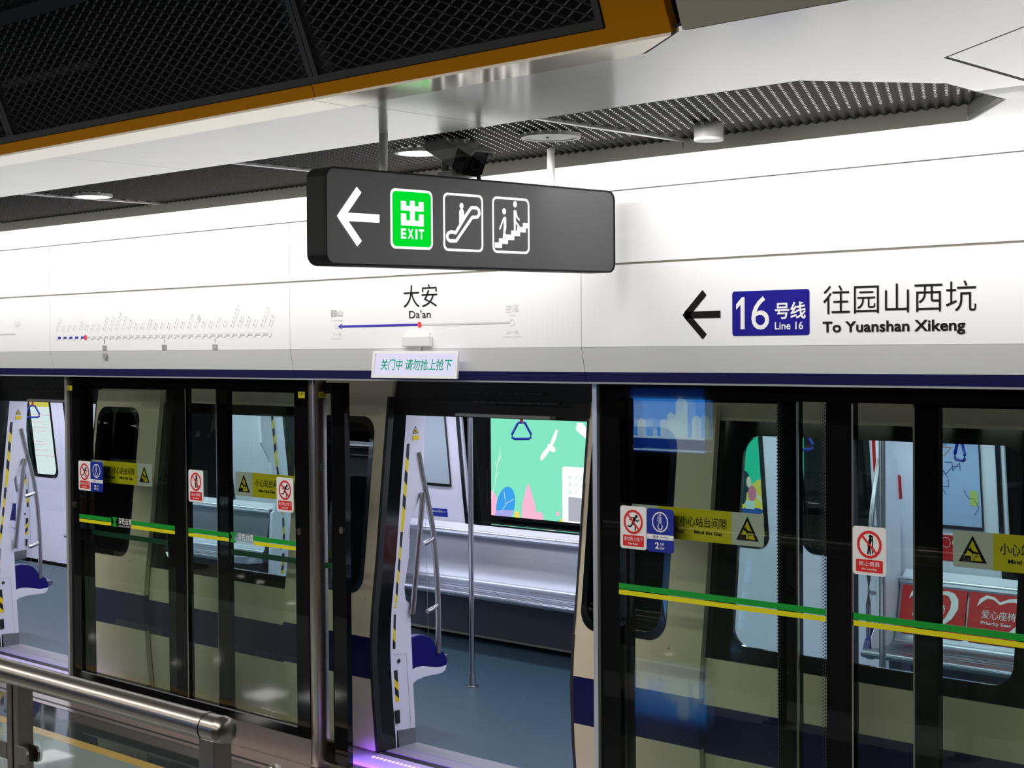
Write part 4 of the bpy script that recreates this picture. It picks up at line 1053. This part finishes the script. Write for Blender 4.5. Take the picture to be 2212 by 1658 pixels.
screen(0, False, 'grab rails on the right of the central doorway', True)
screen(0, True, 'grab rails beside the priority seats, seen through the right screen', True)
screen(-2, True, 'grab rails by the far door seen through the far left doorway')
screen(-1, True, 'grab rails at the left end of the long steel bench', True)
screen(0, True, 'grab rails at the right end of the long steel bench')

# benches along the far side
def bench(k, label, red=False):
    x0, x1 = 1.79 + k*P, P - .02 + k*P
    t = thing('bench', label, 'bench', ((x0+x1)/2, 3.1, 0))
    C = [(2.800, .425), (2.790, .445), (2.800, .462), (2.83, .470), (2.90, .458), (3.02, .446), (3.12, .446), (3.18, .462), (3.205, .49), (3.235, .62), (3.262, .76), (3.272, .80), (3.262, .825), (3.268, .842), (3.285, .850), (3.335, .850), (3.335, .36), (3.0, .385)]
    Fb = FR((0, 0, 0), (0, 1, 0), (0, 0, 1))
    MB().prism(C, lambda a, b, d=0.0: Vector((x0 + d, a, b)), 0, x1-x0).build('seat_shell', INOX, t, smooth=True)
    for q, z, yy in ((.006, .852, 3.268), (.006, .468, 3.195), (.006, .452, 2.795)):
        MB().tube([(x0, yy, z), (x1, yy, z)], .008, 8).build('bright_edge', mat('polished_edge', (.85, .88, .95), .18, metal=1.0) if 'polished_edge' not in MATS else MATS['polished_edge'], t, smooth=True)
    for yy, z in ((2.90, .459), (2.99, .450), (3.08, .447)): MB().box(x0+.05, x1-.05, yy, yy+.004, z-.002, z+.0015).build('groove', UNDER, t)
    box('under_box', UNDER, x0+.12, x1-.12, 3.18, 3.34, .045, .38, t); box('under_rail', BEIGEC, x0+.02, x1-.02, 3.165, 3.185, .045, .060, t)
    MB().add([(x0, 3.30, .852), (x1, 3.30, .852), (x1, 3.34, .90), (x0, 3.34, .90)], [(0, 1, 2, 3)]).build('ledge', INTW, t)
    if red:
        for i in range(4):
            a = 1.81 + i*.452; b_ = a + .435
            Fr = lambda p, q, d=0.0: Vector((p, 3.205 + (q-.49)*.225 - d - .004, q))
            MB().prism(rrect(a, b_, .520, .832, .025), Fr, .0, .006).build('priority_back', CUSH, t, label='red seat back with a white heart')
            s_ = [c for c in t.children if c.name.startswith('priority_back')][-1]
            cx = (a+b_)/2; mb = MB()
            oc = [(cx-.02, .768), (cx+.03, .790), (cx+.09, .800), (cx+.135, .79), (cx+.165, .755), (cx+.168, .70), (cx+.135, .64), (cx+.07, .585), (cx+.0, .560)]
            ic = [(cx-.02, .752), (cx+.03, .772), (cx+.07, .776), (cx+.10, .768), (cx+.118, .74), (cx+.118, .70), (cx+.09, .64), (cx+.05, .60), (cx+.0, .563)]
            for j in range(len(oc)-1): mb.poly([oc[j], ic[j], ic[j+1], oc[j+1]], Fr, .008)
            oc2 = [(cx-.02, .768), (cx-.06, .795), (cx-.11, .80), (cx-.15, .775), (cx-.165, .73)]; ic2 = [(cx-.02, .752), (cx-.06, .778), (cx-.10, .782), (cx-.13, .762), (cx-.165, .73)]
            for j in range(4): mb.poly([oc2[j], oc2[j+1], ic2[j+1], ic2[j]], Fr, .008)
            mb.build('heart', WHT, s_)
            text('爱心座椅', cx-.13, cx+.085, .665, .715, Fr, WHT, 'lettering', s_, 0.0, d=.008); text('Priority Seat', cx-.13, cx+.06, .625, .650, Fr, WHT, 'lettering', s_, 0.02, d=.008)
    return t
bench(-2, 'steel bench on the far side, left of the far left doorway view')
bench(-1, 'long brushed steel bench on the far side, seen through the central doorway')
bench(0, 'steel bench with red priority seat backs, seen through the right glass screen', True)
# near benches (backs to the platform) are below the windows
def near_bench(k, label):
    x0, x1 = 1.64 + k*P, P + .0 + k*P
    t = thing('bench', label, 'bench', ((x0+x1)/2, .8, 0))
    C = [(1.06, .425), (1.07, .445), (1.06, .462), (.96, .458), (.80, .446), (.68, .462), (.655, .49), (.60, .80), (.575, .84), (.555, .84), (.56, .38), (.9, .385)]
    MB().prism(C, lambda a, b, d=0.0: Vector((x0 + d, a, b)), 0, x1-x0).build('seat_shell', INOX, t, smooth=True)
    box('under_box', UNDER, x0+.1, x1-.1, .62, .72, .0, .39, t)
near_bench(-1, 'steel bench with its back to the platform, between the two doorways'); near_bench(0, 'steel bench with its back to the platform, right of the central doorway'); near_bench(-2, 'steel bench with its back to the platform, beyond the left doorway')

# standing poles
def pole(x, y, label):
    t = thing('standing_pole', label, 'pole', (x, y, 0))
    MB().tube([(x, y, .09), (x, y, 2.16)], .0175, 16).build('pole', GRAB, t, smooth=True)
    MB().tube([(x, y, .0), (x, y, .006), (x, y, .008), (x, y, .09)], [.045, .045, .026, .022], 16).build('foot', GRAB, t, smooth=True)
pole(-.757, 2.024, 'vertical steel pole standing inside the central doorway')
pole(2.378, 2.024, 'vertical steel pole inside the car seen through right screen')
pole(-5.317, 2.024, 'vertical steel pole inside the car left of the first doorway view')
# strap hangers
def strap(x, y, z, label, a=0.0):
    t = thing('strap_hanger', label, 'strap', (x, y, z+.14))
    ux, uy = math.cos(a), math.sin(a)
    F = lambda p, q, d=0.0: Vector((x + p*ux - d*uy, y + p*uy + d*ux, z + q))
    pts = [(-.022, .105), (-.062, .03), (-.060, .008), (-.045, 0), (.045, 0), (.060, .008), (.062, .03), (.022, .105)]
    loop = pts + [pts[0]]
    MB().tube([F(*p) for p in loop], .0085, 10).build('triangle_grip', STRAPB, t, smooth=True)
    MB().box(x-.012, x+.012, y-.004, y+.004, z+.10, 2.0).build('strap', mat('strap_red', (.35, .01, .01), .5) if 'strap_red' not in MATS else MATS['strap_red'], t)
strap(-.155, 1.89, 1.716, 'blue triangular strap hanger in front of the mint advertisement', .75)
strap(-6.9, 1.89, 1.70, 'blue triangular strap hanger in the far left doorway', .75)
strap(-6.3, 1.89, 1.70, 'blue triangular strap hanger cut by the glass screen edge', .75)
strap(1.955, 1.89, 1.73, 'blue strap hanger behind the right screen, by the dark window', .75)
strap(2.9, 1.89, 1.715, 'blue strap hanger in front of the line map', -.70)
for yy, wh in ((1.30, 'nearest the platform'), (1.89, 'in the middle, carrying the blue straps'), (2.55, 'farthest from the platform')):
    t = thing('overhead_rail', 'steel overhead rail inside the car, ' + wh, 'rail', (-3, yy, 2.02), 'overhead rails inside the car')
    MB().tube([(-14, yy, 2.02), (7, yy, 2.02)], .016, 10).build('tube', GRAB, t, smooth=True)
# boards, posters and stickers on the far wall
FI = SK(0, True, True)
def board(name, x0, x1, z0, z1, m, label, cat):
    t = thing(name, label, cat, ((x0+x1)/2, 3.3, z0))
    MB().prism(dens([(x0, z0), (x1, z0), (x1, z1), (x0, z1)], .2), FI, .0, .012).build('board', m, t)
    MB().prism([(x0, z0-.02), (x1+.006, z0-.02), (x1+.006, z0), (x0, z0)], FI, .0, .02).build('bottom_rail', CARBLK, t)
    MB().prism(dens([(x1, z0), (x1+.006, z0), (x1+.006, z1), (x1, z1)], .2), FI, .0, .014).build('side_rail', CARBLK, t)
    return t
board('notice_board', -2.60, -2.262, 1.21, 1.93, BOARD, 'blank grey notice board on the far wall, left of the mint advertisement', 'notice board')
mp = board('line_map', 1.98, 2.325, 1.20, 1.90, MAPM, 'blue line map poster on the far wall, seen through the right glass screen', 'map')
mb = MB(); mbr = MB()
random.seed(11)
for q in range(16):
    x, z = random.uniform(2.0, 2.22), random.uniform(1.32, 1.8); pts = [(x, z)]
    for j in range(4):
        x = min(2.31, max(1.99, x+random.choice((-.03, 0, .03, .05)))); z = min(1.86, max(1.26, z+random.choice((-.05, 0, .05)))); pts.append((x, z))
    (mbr if q % 6 == 5 else mb).stroke(pts, .0035, FI, .014, caps=False)
mb.build('map_lines', mat('map_line_blue', (.05, .08, .25), .5), mp); mbr.build('map_lines', mat('map_line_orange', (.7, .15, .03), .5), mp)
MB().poly([(2.255, 1.33), (2.305, 1.33), (2.305, 1.42), (2.255, 1.42)], FI, .014).build('legend_box', mat('map_legend', (.50, .60, .15), .5), mp)
bs = thing('seat_notice', 'small blue notice above the steel bench, left of the window', 'notice', (-2.45, 3.33, .95))
MB().prism(rrect(-2.57, -2.335, .935, 1.00, .006), FI, 0, .004).build('plate', STBLUE, bs)
text('请将座位让给需要人士', -2.55, -2.35, .968, .985, FI, WHT, 'lettering', bs, d=.006)
for i, (a, b_, c_, d_) in enumerate(((1.60, 1.73, 1.50, 1.80), (1.735, 1.79, 1.34, 1.49))):
    t = thing('red_notice', ('upper red notice on the far wall behind the slanted grab rail', 'lower red notice on the far wall behind the slanted grab rail')[i], 'notice', (a, 3.3, c_))
    MB().prism(rrect(a, b_, c_, d_, .008), FI, .0, .004).build('plate', CUSH, t); MB().disc((b_-.02, c_+.06), .008, FI, .006).build('screw', CARBLK, t)
t = thing('red_notice', 'wide red notice with white round symbols above the priority seats', 'notice', (2.05, 3.33, .98))
MB().prism(rrect(1.95, 2.30, .975, 1.135, .006), FI, 0, .004).build('plate', CUSH, t)
for i in range(4): MB().ring(circ(2.0+i*.075, 1.09, .032), circ(2.0+i*.075, 1.09, .029), FI, .006).build('round_symbol', WHT, t)
t = thing('red_notice', 'small red notice seen high through the window, left of centre', 'notice', (-2.9, 3.2, 1.6))
MB().prism(rrect(-3.0, -2.86, 1.48, 1.66, .006), FI, 0, .004).build('plate', CUSH, t)

# advertisement light boxes on the tunnel wall
YA = 6.0; FA = XZ(YA)
ad = thing('advertisement_lightbox', 'mint green lit advertisement with leaves and white bird, beyond the car window', 'advertisement', (-2.6, YA, .57))
box('casing', BLKM, -4.46, -.62, YA+.002, 6.10, .55, 2.0, ad)
MB().poly([(-4.42, .585), (-.66, .585), (-.66, 1.96), (-4.42, 1.96)], FA, .001).build('poster', ADG, ad)
MB().poly([(-1.75, .585), (-.66, .585), (-.66, 1.96), (-1.75, 1.96)], FA, .002).build('poster_green_field', ADG2, ad)
def blob(c, rx, ry, rot=0, n=24): return [(c[0] + rx*math.cos(t_)*math.cos(rot) - ry*math.sin(t_)*math.sin(rot), c[1] + rx*math.cos(t_)*math.sin(rot) + ry*math.sin(t_)*math.cos(rot)) for t_ in [2*math.pi*i/n for i in range(n)]]
clipz = lambda pl_: [(max(-4.42, x), max(.585, z)) for x, z in pl_]
MB().poly(clipz(blob((-4.39, .65), .10, .19, .25)), FA, .003).poly(clipz([(-3.99, .57), (-3.985, .72), (-3.93, .88), (-3.895, .945), (-3.865, .88), (-3.80, .72), (-3.785, .57)]), FA, .003).poly(clipz(blob((-3.75, .61), .055, .055)), FA, .003).poly(blob((-3.50, .66), .022, .026), FA, .003).build('pink_leaves', ADP, ad)
MB().poly(clipz(blob((-4.215, .70), .125, .20, -.35)), FA, .004).build('blue_leaf', ADB, ad)
MB().poly(clipz([(-4.37, .57), (-4.345, .64), (-4.10, .66), (-4.13, .57)]), FA, .005).build('leaf_shade', ADV, ad)
MB().poly(clipz(blob((-4.055, .60), .036, .05)), FA, .004).poly(clipz(blob((-3.45, .59), .025, .025)), FA, .004).build('yellow_dots', ADY, ad)
mb = MB()
mb.poly([(-3.715, 1.175), (-3.735, 1.205), (-3.70, 1.26), (-3.635, 1.315), (-3.63, 1.345), (-3.60, 1.35), (-3.56, 1.43), (-3.515, 1.50), (-3.49, 1.485), (-3.52, 1.40), (-3.565, 1.33), (-3.53, 1.32), (-3.525, 1.28), (-3.56, 1.265), (-3.60, 1.285), (-3.67, 1.21)], FA, .004)
mb.build('white_bird', ADW, ad); mb = MB()
mb.poly([(-3.20, 1.46), (-3.26, 1.50), (-3.24, 1.57), (-3.17, 1.57), (-3.10, 1.5), (-3.13, 1.42)], FA, .004)
mb.build('white_flower', ADW, ad); mb = MB()
mb.poly(clipz(rrect(-3.44, -2.30, .30, 1.135, .03)), FA, .004)
mb.build('white_card', ADW, ad); mb = MB()
mb.stroke([(-4.415, .76), (-4.36, .92), (-4.34, 1.05), (-4.32, 1.14), (-4.29, 1.22), (-4.285, 1.30)], .006, FA, .004); mb.stroke([(-4.345, 1.10), (-4.36, 1.14)], .005, FA, .004); mb.stroke([(-4.32, 1.13), (-4.265, 1.21)], .005, FA, .004); mb.stroke([(-4.36, .97), (-4.31, 1.03)], .005, FA, .004); mb.stroke([(-4.28, .62), (-4.20, .72), (-4.10, .77)], .004, FA, .006); mb.stroke([(-4.21, .72), (-4.235, .84)], .004, FA, .006)
mb.build('white_twig', ADW, ad)
mb = MB()
for q in range(3):
    for j in range(3): mb.stroke([(-3.35+j*.08, 1.02-q*.075), (-3.325+j*.08, 1.05-q*.075)], .006, FA, .006); mb.stroke([(-3.325+j*.08, 1.02-q*.075), (-3.35+j*.08, 1.05-q*.075)], .006, FA, .006) if j == 0 else None
mb.build('card_marks', ADG, ad)
MB().poly([(-3.36, .60), (-2.4, .60), (-2.4, .80), (-3.36, .84)], FA, .006).build('card_picture', emis('ad_grey', (.5, .5, .58), .9), ad)
# sitting figure and yellow field at the right end of the poster
MB().poly([(-1.42, .585), (-1.42, .92), (-1.14, 1.12), (-.90, 1.20), (-.90, .585)], FA, .004).build('yellow_field', ADY, ad)
MB().poly(blob((-1.265, 1.10), .055, .10, .1), FA, .006).poly(blob((-1.285, 1.0), .035, .10), FA, .006).build('printed_hair', ADK, ad)
MB().poly(blob((-1.225, 1.10), .026, .05), FA, .008).poly(blob((-1.13, .98), .09, .015, -.8), FA, .008).build('printed_skin', ADS, ad)
MB().poly(blob((-1.19, 1.0), .045, .07), FA, .009).poly(blob((-.99, .80), .05, .12, .4), FA, .009).build('printed_shirts', ADR, ad)
MB().poly(blob((-1.20, .84), .13, .035, .05), FA, .010).poly(blob((-1.01, .875), .03, .03), FA, .010).build('printed_trousers', ADN, ad)
MB().poly(rrect(-1.26, -1.16, .86, .935, .01), FA, .012).poly(blob((-1.0, .64), .05, .05), FA, .012).build('printed_laptop', emis('ad_silver', (.65, .8, .82), .95), ad)
a2 = thing('advertisement_lightbox', 'white lit notice with pale pink lines, seen through the far left doorway', 'advertisement', (-13.2, YA, .55))
box('casing', BLKM, -14.4, -12.3, YA+.002, 6.10, .50, 1.9, a2)
MB().poly([(-14.3, .56), (-12.4, .56), (-12.4, 1.85), (-14.3, 1.85)], FA, .001).build('poster', ADW, a2)
MB().poly([(-14.3, 1.515), (-12.4, 1.515), (-12.4, 1.85), (-14.3, 1.85)], FA, .003).build('poster_yellow_top', ADY, a2)
mb = MB()
for z in (1.40, 1.30, 1.22, 1.17, 1.02, .98, .90, .82): mb.stroke([(-13.6, z), (-13.6+random.uniform(.25, .6), z)], .008, FA, .003, caps=False)
mb.build('pink_text_lines', emis('ad_line_pink', (1, .55, .75), 1.0), a2)
a3 = thing('advertisement_lightbox', 'dim dark advertisement box on the tunnel wall behind the left screens', 'advertisement', (-8, YA, .55))
box('casing', BLKM, -9.8, -6.2, YA+.002, 6.10, .50, 1.9, a3)

# lit platform screen opposite, mirrored in the right glass screen ------
sc = thing('platform_screen', 'blue lit display on the opposite side of the platform, seen as a reflection', 'display', (-3.7, -8.0, 1.1))
box('casing', BLKM, -4.25, -3.12, -8.10, -8.004, 1.10, 1.90, sc)
Fq = FR((0, -8.0, 0), (-1, 0, 0), (0, 0, 1))       # faces +Y; a = -x
MB().poly([(3.19, 1.15), (4.17, 1.15), (4.17, 1.85), (3.19, 1.85)], Fq, .0).build('picture', SCB, sc)
MB().poly([(3.19, 1.15), (4.17, 1.15), (4.17, 1.30), (3.19, 1.30)], Fq, .001).poly([(3.19, 1.76), (4.17, 1.76), (4.17, 1.85), (3.19, 1.85)], Fq, .001).build('picture_bands', SCD, sc)
mb = MB()
for a_, h_, w_ in ((4.05, .20, .12), (3.86, .10, .06), (3.74, .20, .10), (3.64, .28, .12), (3.50, .45, .16), (3.30, .25, .12)):
    mb.poly([(a_-w_/2, 1.32), (a_+w_/2, 1.32), (a_+w_/2, 1.32+h_*.85), (a_, 1.32+h_), (a_-w_/2, 1.32+h_*.85)], Fq, .002)
mb.poly([(3.19, 1.30), (4.17, 1.30), (4.17, 1.325), (3.19, 1.325)], Fq, .002).poly([(3.19, 1.165), (4.17, 1.165), (4.17, 1.18), (3.19, 1.18)], Fq, .002)
mb.build('picture_towers', SCW, sc)

# violet edge lamps in the gap ------------------------------------------
for k, (xa, xb) in enumerate(((-.05, 1.9), (-4.7, -2.5))):
    t = thing('gap_light_strip', ('row of violet gap lamps below the central doorway', 'row of violet gap lamps below the far left doorway')[k], 'light', (xa, .36, 0))
    MB().box(xa-.6, xb, .20, .435, -.06, .001).build('edge_plate', mat('edge_plate', (.55, .5, .6), .35) if 'edge_plate' not in MATS else MATS['edge_plate'], t)
    n = int((xb-xa)/.033)
    proto = None
    for i in range(n):
        x = xa + .16 + i*.033
        if x > xb: break
        if proto is None:
            proto = MB().box(x-.005, x+.005, .352, .372, .001, .004).build('led_lamp', PINKLED, t); px = x
        else:
            c = proto.copy(); COL.objects.link(c); c.location.x += x-px

# round lamps and square light panels over the far side of the hall: seen only mirrored in floor and glass
hall = [(-20.8, -11.3), (-17.7, -9.3), (-17.3, -10.9), (-17.0, -11.6), (-21.6, -11.0), (-27.5, -20.3), (-25.3, -18.3), (-24.1, -18.0), (-21.0, -16.5), (-11.0, -17.5), (-13.5, -17.5), (-8.5, -17.5)]
for i, (x, y) in enumerate(hall):
    t = thing('hall_downlight', 'round lit hall lamp mirrored in the glass screens and the polished floor', 'lamp', (x, y, 3.45), 'hall lamps seen as reflections')
    MB().ring(circ(x, y, .13), circ(x, y, .11), Fz, 3.44, 3.47).build('rim', DLR, t)
    MB().disc((x, y), .11, Fz, 3.455).build('diffuser', DLH, t)
for x, y in ((-14.0, -10.4), (-12.8, -9.4), (-13.2, -10.9)):
    t = thing('hall_light_panel', 'square lit hall panel mirrored low in the left glass screen', 'lamp', (x, y, 3.45), 'hall light panels seen as reflections')
    MB().box(x-.32, x+.32, y-.32, y+.32, 3.455, 3.48).build('frame', DLR, t)
    MB().box(x-.29, x+.29, y-.29, y+.29, 3.45, 3.456).build('diffuser', DLH, t)
